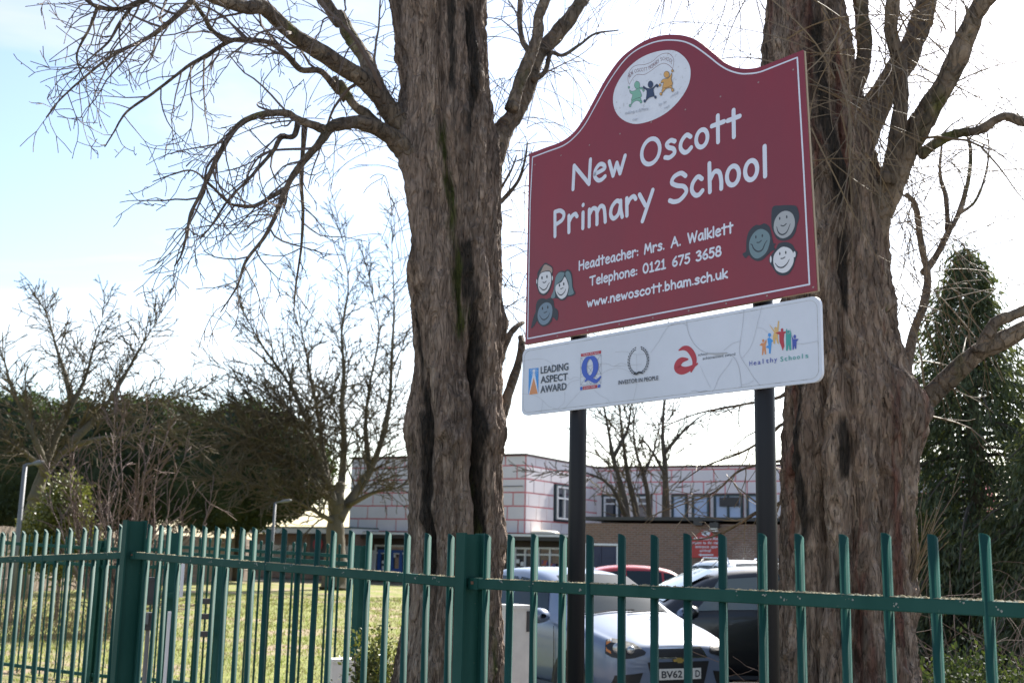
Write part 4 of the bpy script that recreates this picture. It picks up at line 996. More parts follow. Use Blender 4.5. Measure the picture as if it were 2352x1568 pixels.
def trunk(name, prof, Y, mat_, parent, grooves, burls, seed, base_flare=1.0, depth=.92, N=260, dz=.015, ridge=.022, top_extra=1.2, paint=()):
    """prof rows (frame y, left x, right x); grooves: [(depth, width, [(frame y, x)...])]; burls: [(y, x, amp, rad)]"""
    ys, cxs, rs, zs = [], [], [], []
    for y, l, r in prof:
        a, c = A(l, y, Y), A(r, y, Y)
        zs.append((a[2]+c[2])/2); cxs.append((a[0]+c[0])/2); rs.append((c[0]-a[0])/2)
    zs = np.array(zs); o = np.argsort(zs); zs, cxs, rs = zs[o], np.array(cxs)[o], np.array(rs)[o]
    zl = np.concatenate([[-.15, .0, .35], zs, [zs[-1]+top_extra]])
    rl = np.concatenate([[rs[0]*1.6*base_flare, rs[0]*1.42*base_flare, rs[0]*1.12], rs, [rs[-1]*.9]])
    cl = np.concatenate([[cxs[0]]*3, cxs, [cxs[-1]+(cxs[-1]-cxs[-3])*.4]])
    z = np.arange(-.15, zl[-1], dz); nz = len(z)
    rad = np.interp(z, zl, rl); cx = np.interp(z, zl, cl)
    k = np.ones(9)/9
    rad = np.convolve(np.pad(rad, 4, 'edge'), k, 'valid'); cx = np.convolve(np.pad(cx, 4, 'edge'), k, 'valid')
    th = np.arange(N)*2*math.pi/N-math.pi
    def ang(zq, xq):
        return math.asin(max(-.97, min(.97, (xq-np.interp(zq, z, cx))/np.interp(zq, z, rad))))
    D = np.zeros((nz, N))
    rg = np.random.default_rng(seed)
    # broad flutes
    for q in range(6):
        a0 = rg.uniform(-math.pi, math.pi); tw = rg.uniform(-.16, .16); am = rg.uniform(.03, .07)
        aa = a0+tw*(z-2)+np.array([.32*mnoise.noise(Vector((a0*7, zz*.9, 0))) for zz in z])
        am = am*np.array([max(0, .5+1.6*mnoise.noise(Vector((a0*3, 5., zz*.8)))) for zz in z])[:, None]
        dd = (th[None]-aa[:, None]+math.pi) % (2*math.pi)-math.pi
        D -= am*np.exp(-np.abs(dd/.12)**1.4)
    for dp, wd, pts in grooves:
        zz = []; aa = []
        for y, x in pts:
            p = A(x, y, Y); zz.append(p[2]); aa.append(ang(p[2], p[0]))
        o = np.argsort(zz); zz = np.array(zz)[o]; aa = np.array(aa)[o]
        ac = np.interp(z, zz, aa)+np.array([.10*mnoise.noise(Vector((dp*90, wd*70, q_*2.6)))+.05*mnoise.noise(Vector((dp*70, wd*50, q_*7))) for q_ in z]); fade = np.clip((z-(zz[0]-.15))/.3, 0, 1)*np.clip((zz[-1]+.25-z)/.4, 0, 1)
        dd = (th[None]-ac[:, None]+math.pi) % (2*math.pi)-math.pi
        D -= dp*1.7*fade[:, None]*np.exp(-np.abs(dd/(wd*.8))**1.3); D += dp*.45*fade[:, None]*(np.exp(-((dd-2*wd)/wd)**2)+np.exp(-((dd+2*wd)/wd)**2))
    for y, x, am, rr in burls:
        p = A(x, y, Y); a0 = ang(p[2], p[0])
        dd = ((th-a0+math.pi) % (2*math.pi)-math.pi)[None]*rad[:, None]
        D += (am/rad[:, None])*np.exp(-(dd**2+((z-p[2])[:, None]*.8)**2)/rr**2)
    ct, st = np.sin(th), -np.cos(th)
    nf = mnoise.noise
    X0 = np.empty((nz, N)); 
    for i in range(nz):
        zi = z[i]; r0 = rad[i]
        for j in range(N):
            x, y = ct[j]*r0, st[j]*r0
            w1 = nf(Vector((x*4+seed, y*4, zi*1.9)))
            w2 = nf(Vector((x*9, y*9+seed, zi*3.3)))
            v = nf(Vector((x*15+w1*2.2+w2, y*15, zi*3.1+seed+w2*.8)))
            v2 = nf(Vector((x*34+w2*2.5, y*34, zi*7.5+w1)))
            v3 = nf(Vector((x*70, y*70, zi*17)))
            X0[i, j] = .030*w1+.012*w2+ridge*((1-abs(v)*2.6)*.9-.3)+ridge*.5*(1-abs(v2)*2)+ridge*.22*v3
    Rr = rad[:, None]*(1+D)+X0
    V = np.stack([cx[:, None]+Rr*ct[None], Y+Rr*st[None]*depth, np.broadcast_to(z[:, None], Rr.shape)], -1).reshape(-1, 3)
    i, j = np.meshgrid(np.arange(nz-1), np.arange(N), indexing='ij')
    i, j = i.ravel(), j.ravel(); k = (j+1) % N
    F = np.stack([i*N+j, i*N+k, (i+1)*N+k, (i+1)*N+j], 1)
    o = tri_mesh(name, V, F, mat_, parent, smooth=True)
    # colour painted on the bark: moss, black algae, dark along grooves, pale along ridges
    G_ = np.zeros((nz, N, 4)); G_[..., 3] = 1
    for ch, wd, pts in paint:
        zz = []; aa = []
        for y, x in pts:
            p = A(x, y, Y); zz.append(p[2]); aa.append(ang(p[2], p[0]))
        q = np.argsort(zz); zz = np.array(zz)[q]; aa = np.array(aa)[q]
        for i in range(nz):
            if z[i] < zz[0]-.1 or z[i] > zz[-1]+.1: continue
            dd = ((th-np.interp(z[i], zz, aa)+math.pi) % (2*math.pi)-math.pi)*rad[i]
            e = min(1, (z[i]-zz[0]+.1)/.2, (zz[-1]+.1-z[i])/.2)
            for j in np.nonzero(np.abs(dd) < wd*2.2)[0]:
                nn = nf(Vector((ct[j]*rad[i]*22, st[j]*rad[i]*22, z[i]*5+ch*9)))*.7+nf(Vector((ct[j]*60, st[j]*60, z[i]*14)))*.4
                G_[i, j, ch] = max(G_[i, j, ch], min(1, max(0, (e*math.exp(-(dd[j]/wd)**2)+nn*.95-.58)*1.9 if ch == 0 else (e*math.exp(-(dd[j]/wd)**2)+nn*.7-.30)*2.8)))
    ca = o.data.color_attributes.new('growth', 'FLOAT_COLOR', 'POINT'); ca.data.foreach_set('color', G_.astype(np.float32).ravel())
    return o

class Twigs:
    def __init__(s, seed): s.b = MB(); s.rg = np.random.default_rng(seed); s.buds = []
    def grow(s, p, d, L, r, lvl, c, sides=None):
        """c: dict of habit: wob, grav (per level), kids, ratio, angle, maxlvl, seg"""
        rg = s.rg; n = max(4, int(L/c['seg'][min(lvl, len(c['seg'])-1)])); step = L/n
        d = np.array(d, float); d /= np.linalg.norm(d)+1e-9
        P = [np.array(p, float)]; dirs = [d]
        g = c['grav'][min(lvl, len(c['grav'])-1)]; cur = np.cross(d, rg.normal(size=3))*c.get('curl', 0)*(1+lvl)**c.get('cpow', 0)
        for i in range(n):
            d = d+rg.normal(size=3)*c['wob']*(1+.5*lvl)+np.array([0, 0, g])*step+cur*step
            d /= np.linalg.norm(d); P.append(P[-1]+d*step); dirs.append(d)
        P = np.array(P); R_ = r*(1-.72*np.linspace(0, 1, n+1)); R_ = np.maximum(R_, c['rmin'])
        s.b.tube(P, R_, sides or (7 if r > .03 else 5 if r > .012 else 3), cap=False)
        if lvl < c['maxlvl']: s.kids(P, dirs, R_, L, lvl, c)
        return P
    def kids(s, P, dirs, R_, L, lvl, c, nk=None, start=.2, lref=None):
        rg = s.rg; n = len(P)-1
        nk = nk if nk is not None else max(1, int(c['kids'][min(lvl, len(c['kids'])-1)]*L+rg.uniform(0, .9)))
        for q in range(nk):
            t = start+(1-start)*((q+rg.uniform(.1, .9))/nk); i = min(n, int(t*n)); d = dirs[i]
            a = rg.uniform(*c['angle']); ax = np.cross(d, rg.normal(size=3)); ax /= np.linalg.norm(ax)+1e-9
            nd = d*math.cos(a)+ax*math.sin(a)
            if c.get('upb'): nd = nd+np.array([0, 0, c['upb']])
            Lk = (lref or L)*c['ratio'][min(lvl, len(c['ratio'])-1)]*rg.uniform(.55, 1.15)*(1.05-.55*t)
            if Lk < c['lmin']: continue
            s.grow(P[i], nd, Lk, max(c['rmin'], min(R_[i]*.62, Lk*.012+.0012)), lvl+1, c)
    def limb(s, pts, r0, r1, c, nk, lref, lvl=0, mb=None, n=6, start=.15, rough=.012):
        P = smooth(pts, n); m = len(P); rr = np.linspace(r0, r1, m)*(1+.06*np.sin(np.linspace(0, 23, m)+r0*50)+s.rg.normal(size=m)*.015); rr = rr*(1+(.6 if r0 > .05 else .12)*np.exp(-np.arange(m)/(n*1.1)))
        P = P+s.rg.normal(size=P.shape)*rr[:, None]*.035
        q_ = MB(); q_.tube(P, rr, 12 if r0 > .03 else 8, cap=True); mb.append(q_)
        dirs = np.gradient(P, axis=0); dirs /= np.linalg.norm(dirs, axis=1)[:, None]
        if nk: s.kids(P, list(dirs), rr, lref, lvl, c, nk, start, lref)
        return P
def zm(pts, ref, Y, dY=0.):
    """traced points (zoom px, optional depth offset) to the place"""
    out = []; n = len(pts)
    for i, p in enumerate(pts):
        y = Y+(p[2] if len(p) > 2 else dY*i/(n-1))
        out.append(AS(ref[0]+p[0]/ref[2], ref[1]+p[1]/ref[2], y))
    return out
# ---- left trunk
Y1 = 7.9
t1 = thing('broad_tree', 'big fluted bare tree trunk left of the school sign with mossy grooves', 'tree', A(1040, 1500, Y1)*np.array([1, 1, 0]))
prof1 = [(0, 903, 1113), (100, 918, 1115), (200, 930, 1122), (260, 935, 1128), (330, 930, 1136), (400, 936, 1142), (500, 948, 1142), (600, 953, 1150), (700, 950, 1152), (780, 952, 1152), (850, 953, 1150), (930, 945, 1150), (1000, 938, 1158), (1060, 945, 1150), (1150, 946, 1150), (1250, 944, 1148), (1350, 938, 1148), (1450, 926, 1152), (1568, 900, 1160)]
trunk('trunk', prof1, Y1, M['bark1'], t1,
      [(.26, .30, [(-200, 1010), (100, 1011), (300, 1016), (450, 1030), (600, 1045), (750, 1062), (900, 1085)]), (-.16, .22, [(260, 935), (330, 945), (420, 962), (540, 980), (700, 995)]), (-.12, .2, [(900, 1010), (1050, 1050), (1200, 1065), (1400, 1060)]),
       (.22, .15, [(760, 1098), (900, 1100), (1000, 1098), (1150, 1108), (1300, 1110), (1500, 1115)]),
       (.13, .13, [(400, 985), (500, 995), (620, 1000), (760, 1000)]),
       (.12, .12, [(880, 990), (1000, 990), (1150, 985), (1300, 1000), (1500, 990)]),
       (.10, .10, [(1050, 1045), (1150, 1052), (1250, 1060), (1400, 1050)]),
       (.12, .12, [(250, 1122), (400, 1125), (550, 1120), (700, 1126)]),
       (.09, .10, [(-100, 965), (150, 968), (300, 975), (400, 980)]),
       (.08, .09, [(-100, 1075), (200, 1080), (400, 1085)])],
      [(1005, 1150, .035, .09), (1000, 945, .02, .09), (745, 1150, .05, .08), (935, 1055, .05, .10), (1010, 1075, .06, .11), (1240, 1150, .06, .08), (620, 950, .04, .1), (140, 925, .03, .06), (320, 938, .05, .16)], 11,
      paint=[(0, .062, [(300, 1018), (420, 1028), (550, 1042), (700, 1058), (800, 1068)]), (0, .03, [(1420, 1130), (1568, 1135)]), (0, .03, [(1100, 1108), (1300, 1112)]), (1, .05, [(40, 1080), (200, 1088), (330, 1075)]), (1, .03, [(-60, 1040), (150, 1045), (250, 1042)]), (1, .05, [(560, 1062), (700, 1085), (820, 1100), (1000, 1102), (1300, 1112)]), (1, .05, [(900, 985), (1050, 988), (1200, 985), (1330, 995)]), (1, .035, [(700, 968), (850, 975)]), (2, .04, [(380, 965), (520, 980), (700, 1010), (830, 1030)]), (2, .045, [(1090, 1062), (1180, 1068), (1280, 1062)]), (2, .03, [(0, 945), (200, 955), (300, 960)]), (2, .03, [(420, 1110), (600, 1108)]), (2, .04, [(1250, 1000), (1450, 985)]), (2, .025, [(1000, 1140), (1300, 1138)])])
C1H = dict(wob=.10, grav=[-.25, -.5, -.9, -1.4], kids=[1.6, 4.2, 8., 9.], ratio=[.75, .66, .60, .5], angle=(.4, 1.1), maxlvl=3, seg=[.12, .07, .045, .035], rmin=.0028, lmin=.07, curl=.9, cpow=1.25)
tw = Twigs(21); lm = []
ZA = (0, 0, 2.178); ZB = (850, 0, 2.24); ZC = (900, 650, 2.24)
tw.limb(zm([(520, 1080), (450, 960), (380, 770), (300, 650), (210, 530), (120, 440), (40, 390), (-30, 330)], ZB, Y1, -.5)[:7]+zm([(1700, 255), (1600, 190), (1500, 100), (1430, 40), (1350, 40), (1250, 20), (1160, -15), (1000, -90)], ZA, Y1-.55, -.6), .075, .036, C1H, 9, 2.0, mb=lm)
tw.limb(zm([(330, 690), (230, 540), (170, 400), (130, 310), (60, 210), (0, 90)], ZB, Y1-.2, .3)+zm([(1850, 120), (1790, 40), (1740, -60)], ZA, Y1+.15), .055, .045, C1H, 4, 1.6, mb=lm)
pA = tw.limb(zm([(440, 960), (340, 820), (250, 740), (130, 690), (40, 690)], ZB, Y1-.15, -.4)+zm([(1820, 685), (1780, 710)], ZA, Y1-.65), .062, .034, C1H, 0, 1.6, mb=lm)
tw.limb(zm([(1780, 710), (1700, 680), (1620, 650), (1550, 615), (1400, 630), (1290, 690), (1210, 810), (1150, 930), (1090, 1060), (1040, 1160), (1020, 1260), (990, 1380), (950, 1450)], ZA, Y1-.65, -.5), .030, .005, C1H, 22, 1.1, mb=lm)
tw.limb(zm([(1780, 715), (1740, 780), (1660, 870), (1600, 950), (1550, 1040), (1510, 1150), (1440, 1290), (1340, 1420), (1290, 1560), (1200, 1700)], ZA, Y1-.65, -.2), .029, .004, C1H, 20, 1.05, mb=lm)
tw.limb(zm([(1660, 680), (1650, 820), (1640, 1000), (1650, 1150), (1640, 1350), (1610, 1560), (1600, 1700)], ZA, Y1-.6, .2), .018, .004, C1H, 9, .9, mb=lm)
tw.limb(zm([(1625, 660), (1600, 740), (1530, 750), (1490, 820), (1420, 900), (1350, 980), (1250, 1080), (1150, 1230), (1090, 1300)], ZA, Y1-.6, -.5), .02, .004, C1H, 10, .9, mb=lm)
tw.limb(zm([(1550, 1030), (1480, 1070), (1390, 1120), (1300, 1120), (1240, 1100), (1150, 1010), (1050, 930), (940, 950), (830, 990)], ZA, Y1-.7, -.4), .016, .003, C1H, 9, .8, mb=lm)
tw.limb(zm([(250, 740), (150, 640), (80, 590), (0, 470)], ZB, Y1-.2, .1)+zm([(1880, 540), (1820, 425)], ZA, Y1-.1), .036, .026, C1H, 0, 1, mb=lm)
tw.limb(zm([(1850, 500), (1810, 455), (1740, 385), (1640, 380), (1560, 300), (1470, 235), (1330, 215), (1240, 230), (1130, 300), (1040, 350), (960, 410), (830, 510), (690, 610), (620, 720), (570, 800)], ZA, Y1-.1, -.9), .027, .004, C1H, 24, 1.15, mb=lm)
tw.limb(zm([(1240, 235), (1150, 160), (1110, 90), (1050, 10), (1000, -40)], ZA, Y1-.6, -.2), .017, .012, C1H, 5, .9, mb=lm)
tw.limb(zm([(1050, 0), (980, 70), (900, 140), (800, 210), (650, 280), (560, 340), (450, 430), (330, 540), (250, 640)], ZA, Y1-.8, -.4), .02, .003, C1H, 22, 1.1, mb=lm)
tw.limb(zm([(1160, -10), (1080, -50), (950, -90), (820, -20), (720, 30), (640, 50), (530, 40), (450, -10)], ZA, Y1-1.1, -.3), .03, .008, C1H, 18, 1.1, mb=lm)
tw.limb(zm([(720, 30), (650, 130), (590, 230), (480, 330), (400, 440)], ZA, Y1-1.2, -.2), .012, .003, C1H, 8, .8, mb=lm)
tw.limb(zm([(530, 40), (490, 150), (420, 290), (440, 390), (480, 460)], ZA, Y1-1.3, -.1), .010, .003, C1H, 6, .7, mb=lm)
tw.limb(zm([(800, 1060), (850, 900), (905, 745), (980, 640), (1050, 480), (1100, 320), (1180, 230), (1280, 110), (1344, 20), (1420, -90)], ZB, Y1+.1, .4), .075, .05, C1H, 6, 1.0, mb=lm)
tw.limb(zm([(960, 620), (1010, 450), (1080, 280), (1110, 180), (1110, 100), (1150, 0), (1160, -80)], ZB, Y1-.1, .1), .045, .035, C1H, 4, .9, mb=lm)
tw.limb(zm([(1060, 290), (1020, 220), (1005, 100), (1010, -30)], ZB, Y1, .2), .022, .018, C1H, 4, .9, mb=lm)
tw.limb(zm([(1080, 450), (1150, 400), (1180, 300), (1250, 310), (1344, 250), (1430, 190), (1560, 170)], ZB, Y1+.2, .4), .022, .006, C1H, 8, .7, mb=lm)
tw.limb(zm([(865, 1160), (930, 1100), (1000, 1010), (1035, 900), (1050, 800)], ZB, Y1+.1, .2), .018, .006, C1H, 6, .6, mb=lm)
tw.limb(zm([(870, 1130), (900, 1060), (960, 950), (990, 870)], ZB, Y1+.15, .2), .013, .005, C1H, 5, .6, mb=lm)
tw.limb(zm([(770, 930), (800, 850), (840, 720), (880, 600), (905, 480), (900, 430)], ZC, Y1+.1, .3), .042, .022, C1H, 0, .6, mb=lm)
tw.limb(zm([(780, 560), (830, 430), (880, 370), (915, 350)], ZC, Y1+.1, .2), .03, .015, C1H, 0, .6, mb=lm)
for q_ in lm: q_.build('limb', M['limb1'], t1, smooth=True)
# hanging shoots around the crotches
CH = dict(wob=.05, grav=[-2.2, -2.6], kids=[3., 3.], ratio=[.5, .5], angle=(.3, .8), maxlvl=1, seg=[.07, .05], rmin=.0026, lmin=.08, curl=.3)
rg = np.random.default_rng(5)
for k in range(60):
    px, py = (rg.uniform(1130, 1215), rg.uniform(250, 760)) if k < 42 else (rg.uniform(1180, 1300), rg.uniform(-20, 200))
    p = A(px, py, Y1+rg.uniform(.1, .7)); tw.grow(p, (rg.normal(0, .5), rg.normal(0, .3), rg.uniform(-.3, .9)), rg.uniform(.4, 1.1), .004, 0, CH)
for k in range(36):
    p = A(rg.uniform(860, 950), rg.uniform(60, 560), Y1+rg.uniform(.2, .7)); tw.grow(p, (rg.normal(-.3, .4), rg.normal(0, .3), rg.uniform(-.2, .9)), rg.uniform(.3, .9), .0035, 0, CH)
tw.b.build('crown', M['twig1'], t1)
NT1 = tw.b.n
# ---- right trunk
Y2 = 6.9
t2 = thing('broad_tree', 'massive rough barked bare tree trunk right of the school sign', 'tree', A(1940, 1500, Y2)*np.array([1, 1, 0]))
prof2 = [(0, 1768, 1930), (80, 1762, 1942), (160, 1760, 1956), (300, 1772, 1984), (400, 1788, 2008), (520, 1800, 2026), (650, 1808, 2032), (760, 1810, 2046), (840, 1811, 2068), (900, 1812, 2086), (980, 1810, 2092), (1100, 1806, 2085), (1200, 1805, 2081), (1300, 1803, 2084), (1400, 1800, 2086), (1500, 1793, 2092), (1568, 1788, 2104)]
trunk('trunk', prof2, Y2, M['bark2'], t2,
      [(.17, .13, [(860, 1850), (1000, 1852), (1150, 1852), (1300, 1850), (1420, 1840), (1568, 1835)]),
       (.10, .10, [(600, 1900), (800, 1905), (1000, 1915), (1200, 1925), (1400, 1930), (1568, 1935)]),
       (.10, .10, [(-100, 1880), (150, 1890), (350, 1910), (550, 1940)]),
       (.10, .09, [(1000, 1990), (1200, 1985), (1400, 2000), (1568, 2010)]),
       (.12, .10, [(300, 1960), (450, 1990), (600, 2005), (760, 2020)]),
       (.09, .09, [(900, 2055), (1100, 2050), (1300, 2055), (1500, 2050)])],
      [(930, 2050, .07, .14), (960, 2080, .07, .10), (110, 1770, .03, .06), (820, 2035, .04, .08), (1390, 2088, .06, .07), (700, 2030, .03, .05), (1010, 2090, .03, .06)], 17, ridge=.030,
      paint=[(2, .03, [(860, 1858), (1000, 1862), (1200, 1862), (1450, 1870)]), (1, .03, [(880, 1826), (1100, 1828), (1300, 1832)]), (1, .035, [(960, 1902), (1040, 1905), (1100, 1908)]), (1, .03, [(560, 1905), (760, 1912)]), (1, .04, [(100, 1850), (350, 1880), (500, 1905)]), (0, .02, [(540, 2000), (700, 2015), (800, 2030)]), (2, .03, [(700, 1960), (900, 1985)]), (2, .03, [(1250, 1960), (1500, 1980)]), (1, .03, [(1300, 1900), (1500, 1910)])])
C2H = dict(wob=.09, grav=[-.5, -1.0, -1.5, -2.0], kids=[1.8, 3.2, 5.], ratio=[.7, .6, .5], angle=(.4, 1.1), maxlvl=2, seg=[.13, .08, .06], rmin=.0027, lmin=.09, curl=.4)
tw = Twigs(31); lm = []
ZD = (1860, 0, 1.96); ZG = (1860, 700, 1.96)
tw.limb(zm([(580, 1200), (640, 1050), (720, 900), (800, 720), (880, 580), (960, 450), (1040, 300), (1100, 150), (1150, 40), (1230, -60)], ZD, Y2-.1, -.5), .085, .05, C2H, 9, 1.3, mb=lm)
tw.limb(zm([(540, 720), (620, 560), (720, 400), (800, 270), (860, 130), (900, 0), (930, -120)], ZD, Y2+.1, .2), .085, .065, C2H, 7, 1.2, mb=lm)
tw.limb(zm([(700, 900), (740, 700), (770, 500), (760, 300), (720, 150), (730, 0), (735, -90)], ZD, Y2-.3, -.2), .046, .038, C2H, 7, 1.1, mb=lm)
tw.limb(zm([(500, 520), (560, 390), (590, 250), (580, 100), (570, 0), (565, -90)], ZD, Y2-.1, .1), .05, .045, C2H, 5, 1.1, mb=lm)
tw.limb(zm([(870, 760), (900, 735), (980, 680), (1070, 650), (1150, 640), (1230, 590), (1290, 570), (1372, 600), (1500, 590)], ZD, Y2-.3, -.3), .03, .025, C2H, 9, .8, mb=lm)
tw.limb(zm([(700, 760), (760, 680), (860, 620), (960, 520), (1060, 430), (1150, 350), (1260, 300), (1372, 240), (1500, 170)], ZG, Y2+.05, -.4), .065, .05, C2H, 8, 1.0, mb=lm)
tw.limb(zm([(1150, 350), (1185, 290), (1230, 210), (1300, 180), (1372, 150), (1480, 100)], ZG, Y2-.25, -.1), .038, .028, C2H, 5, .9, mb=lm)
tw.limb(zm([(760, 600), (790, 480), (810, 360), (835, 240), (880, 120), (900, -20)], ZG, Y2+.35, .4)+zm([(870, 1210), (840, 1010), (790, 950)], ZD, Y2+.8), .036, .018, C2H, 6, .8, mb=lm)
tw.limb(zm([(880, 1340), (950, 1240), (1000, 1140), (1050, 1050), (1100, 880), (1110, 740), (1090, 640)], ZD, Y2+.8, .2), .026, .010, C2H, 6, .8, mb=lm)
tw.limb(zm([(1000, 1140), (990, 980), (960, 850), (970, 700)], ZD, Y2+.9, .1), .018, .008, C2H, 4, .7, mb=lm)
tw.limb(zm([(1050, 1050), (1130, 990), (1180, 870), (1200, 740), (1190, 640)], ZD, Y2+.9, .1), .012, .004, C2H, 4, .6, mb=lm)
# low branch reaching left across the car park
ZH = (1680, 1280, 7.35)
tw.limb([A(1815, 1120, Y2+.35), A(1800, 1150, Y2+.6)]+zm([(1550, 10), (1290, 170), (1000, 340), (700, 460), (420, 500), (150, 480)], ZH, Y2+.9, .9), .016, .003, C2H, 15, .75, mb=lm)
tw.limb([A(1812, 985, Y2+.35), A(1795, 975, Y2+.6), A(1760, 1005, Y2+.9), A(1700, 1040, Y2+1.2), A(1620, 1070, Y2+1.5), A(1560, 1110, Y2+1.7)], .014, .003, C2H, 12, .8, mb=lm)
tw.limb([A(1812, 1060, Y2+.35), A(1780, 1060, Y2+.8), A(1700, 1080, Y2+1.3), A(1640, 1130, Y2+1.6), A(1560, 1160, Y2+1.8), A(1480, 1190, Y2+2.)], .012, .0025, C2H, 12, .75, mb=lm)
tw.limb([A(1812, 900, Y2+.35), A(1780, 915, Y2+.8), A(1700, 930, Y2+1.2), A(1600, 950, Y2+1.5), A(1500, 990, Y2+1.8)], .014, .003, C2H, 10, .8, mb=lm)
for q_ in lm: q_.build('limb', M['limb1'], t2, smooth=True)
CS = dict(wob=.035, grav=[-1.1, -1.3], kids=[2.4, 3.], ratio=[.5, .5], angle=(.25, .7), maxlvl=1, seg=[.08, .06], rmin=.0023, lmin=.1, curl=.5)
for k in range(92):
    if k < 52: px, py, dy = rg.uniform(1800, 2010), rg.uniform(-260, 420), -.42-rg.uniform(0, .25)
    else: px, py, dy = rg.uniform(1960, 2120), rg.uniform(-200, 300), -.3
    p = A(px, py, Y2+dy); tw.grow(p, (rg.normal(.25, .5), rg.normal(-.2, .25), rg.uniform(-.9, .7)), rg.uniform(.5, 1.5), rg.uniform(.003, .006), 0, CS)
for k in range(70):
    p = A(rg.uniform(1990, 2200), rg.uniform(330, 720), Y2+rg.uniform(-.1, .6)); tw.grow(p, (rg.normal(.2, .4), rg.normal(0, .3), rg.uniform(-.6, .8)), rg.uniform(.4, 1.2), .004, 0, CS)
for k in range(22):
    p = A(rg.uniform(2068, 2100), rg.uniform(1300, 1420), Y2-.1); tw.grow(p, (rg.uniform(.1, .5), -.2, 1.2), rg.uniform(.3, .75), .004, 0, dict(CS, grav=[.4, .4]))
tw.b.build('crown', M['twig2'], t2)
# willow-like twigs seen above the sign, from the crown of the right tree
tw = Twigs(33)
for k in range(34):
    p = A(rg.uniform(1560, 1790), rg.uniform(-260, -40), Y2+rg.uniform(.6, 2.2)); tw.grow(p, (rg.normal(-.15, .3), rg.normal(0, .2), rg.uniform(-1., .1)), rg.uniform(.6, 1.5), .006, 0, dict(CS, grav=[-.8, -1.]))
tw.b.build('crown', M['twig1'], t2)

# ---- distant bare trees
def bare_tree(name, label, base, stems, habit, seed, mat_, twm, group='bare trees by the school'):
    t = thing(name, label, 'tree', (base[0], base[1], 0), group)
    tw = Twigs(seed); lm = []
    for pts, r0, r1, nk, lref in stems:
        tr_ = nk == 0
        P_ = tw.limb(pts, r0*(.84 if tr_ else .62), r1 if tr_ else r1*.25, habit, int(nk*habit.get('many', 3.8)), lref*1.35, mb=lm)
        if not tr_:
            for q in range(3): tw.grow(P_[-1], P_[-1]-P_[-4]+tw.rg.normal(size=3)*.15, lref*.55, r1*.4, 1, habit)
    for k_, q_ in enumerate(lm): q_.build('trunk' if k_ == 0 else 'limb', mat_, t, smooth=True); tw.b.build('crown', twm, t)
    return t
YM = 47.
CM = dict(wob=.085, grav=[.10, .03, -.02, -.05], kids=[.55, 2.6, 4.2, 3.], ratio=[.62, .55, .5, .4], angle=(.4, 1.0), maxlvl=3, seg=[.5, .3, .22], rmin=.015, lmin=.35, curl=.05)
def mid(*pts): return [A(x, y, YM+(d if d else 0)) for x, y, d in pts]
bm = A(770, 1340, YM)
bare_tree('bare_tree', 'bare tree with upright fanning branches standing on the lawn by the building', bm, [
    ([np.array([bm[0], YM, 0])]+mid((771, 1300, 0), (770, 1240, 0), (771, 1190, 0), (776, 1150, 0), (782, 1110, .3)), .52, .20, 0, 3),
    (mid((772, 1180, 0), (755, 1120, -.5), (735, 1070, -1), (715, 1000, -1.5), (690, 930, -2), (650, 860, -2), (600, 790, -2.5), (560, 720, -2.5)), .26, .05, 13, 4.2),
    (mid((772, 1170, 0), (785, 1100, .5), (790, 1010, .5), (785, 930, 0), (790, 850, 0), (785, 760, 0), (800, 660, .5), (790, 560, .5)), .25, .05, 14, 4.0),
    (mid((775, 1190, 0), (810, 1140, .5), (850, 1080, 1), (880, 1000, 1), (895, 920, 1.5), (900, 820, 1.5), (905, 700, 2), (900, 560, 2)), .30, .06, 14, 4.0),
    (mid((768, 1170, 0), (745, 1060, 1), (735, 980, 1), (720, 900, 1.5), (705, 820, 1.5), (690, 740, 2), (680, 650, 2)), .18, .04, 12, 3.6),
    (mid((770, 1200, 0), (735, 1180, -1), (680, 1150, -2), (610, 1120, -3), (540, 1100, -4), (470, 1095, -4.5)), .13, .03, 18, 3.4), (mid((735, 1090, -1), (680, 1050, -2), (620, 1020, -3), (550, 990, -4), (470, 960, -4.5), (420, 950, -5)), .10, .03, 18, 3.4), (mid((715, 1000, -1.5), (650, 960, -2), (580, 940, -3), (500, 920, -4)), .09, .03, 16, 3.2),
    (mid((760, 1150, 0), (700, 1090, -1.5), (640, 1050, -2.5), (560, 1020, -3), (480, 1010, -3.5)), .12, .03, 12, 3.0),
    (mid((800, 1160, 0), (860, 1130, -.5), (910, 1120, -1), (960, 1100, -1)), .13, .05, 7, 2.6),
    (mid((740, 1060, -1), (700, 990, -2), (650, 930, -2.5), (590, 890, -3), (520, 850, -3.5)), .12, .03, 10, 3.),
    (mid((850, 1080, 1), (840, 980, 1.5), (850, 880, 1.5), (870, 760, 2), (850, 640, 2)), .15, .04, 11, 3.4)], CM, 41, M['far_bark'], M['twig3'])
YL = 34.
CL = dict(CM, wob=.10, grav=[.05, .0, -.05], kids=[.9, 3.2, 4.6, 4.], ratio=[.6, .5, .45, .4], angle=(.4, 1.1), seg=[.4, .25, .2], rmin=.013, lmin=.22)
def lf(*pts): return [A(x, y, YL+d) for x, y, d in pts]
bl_ = A(48, 1360, YL)
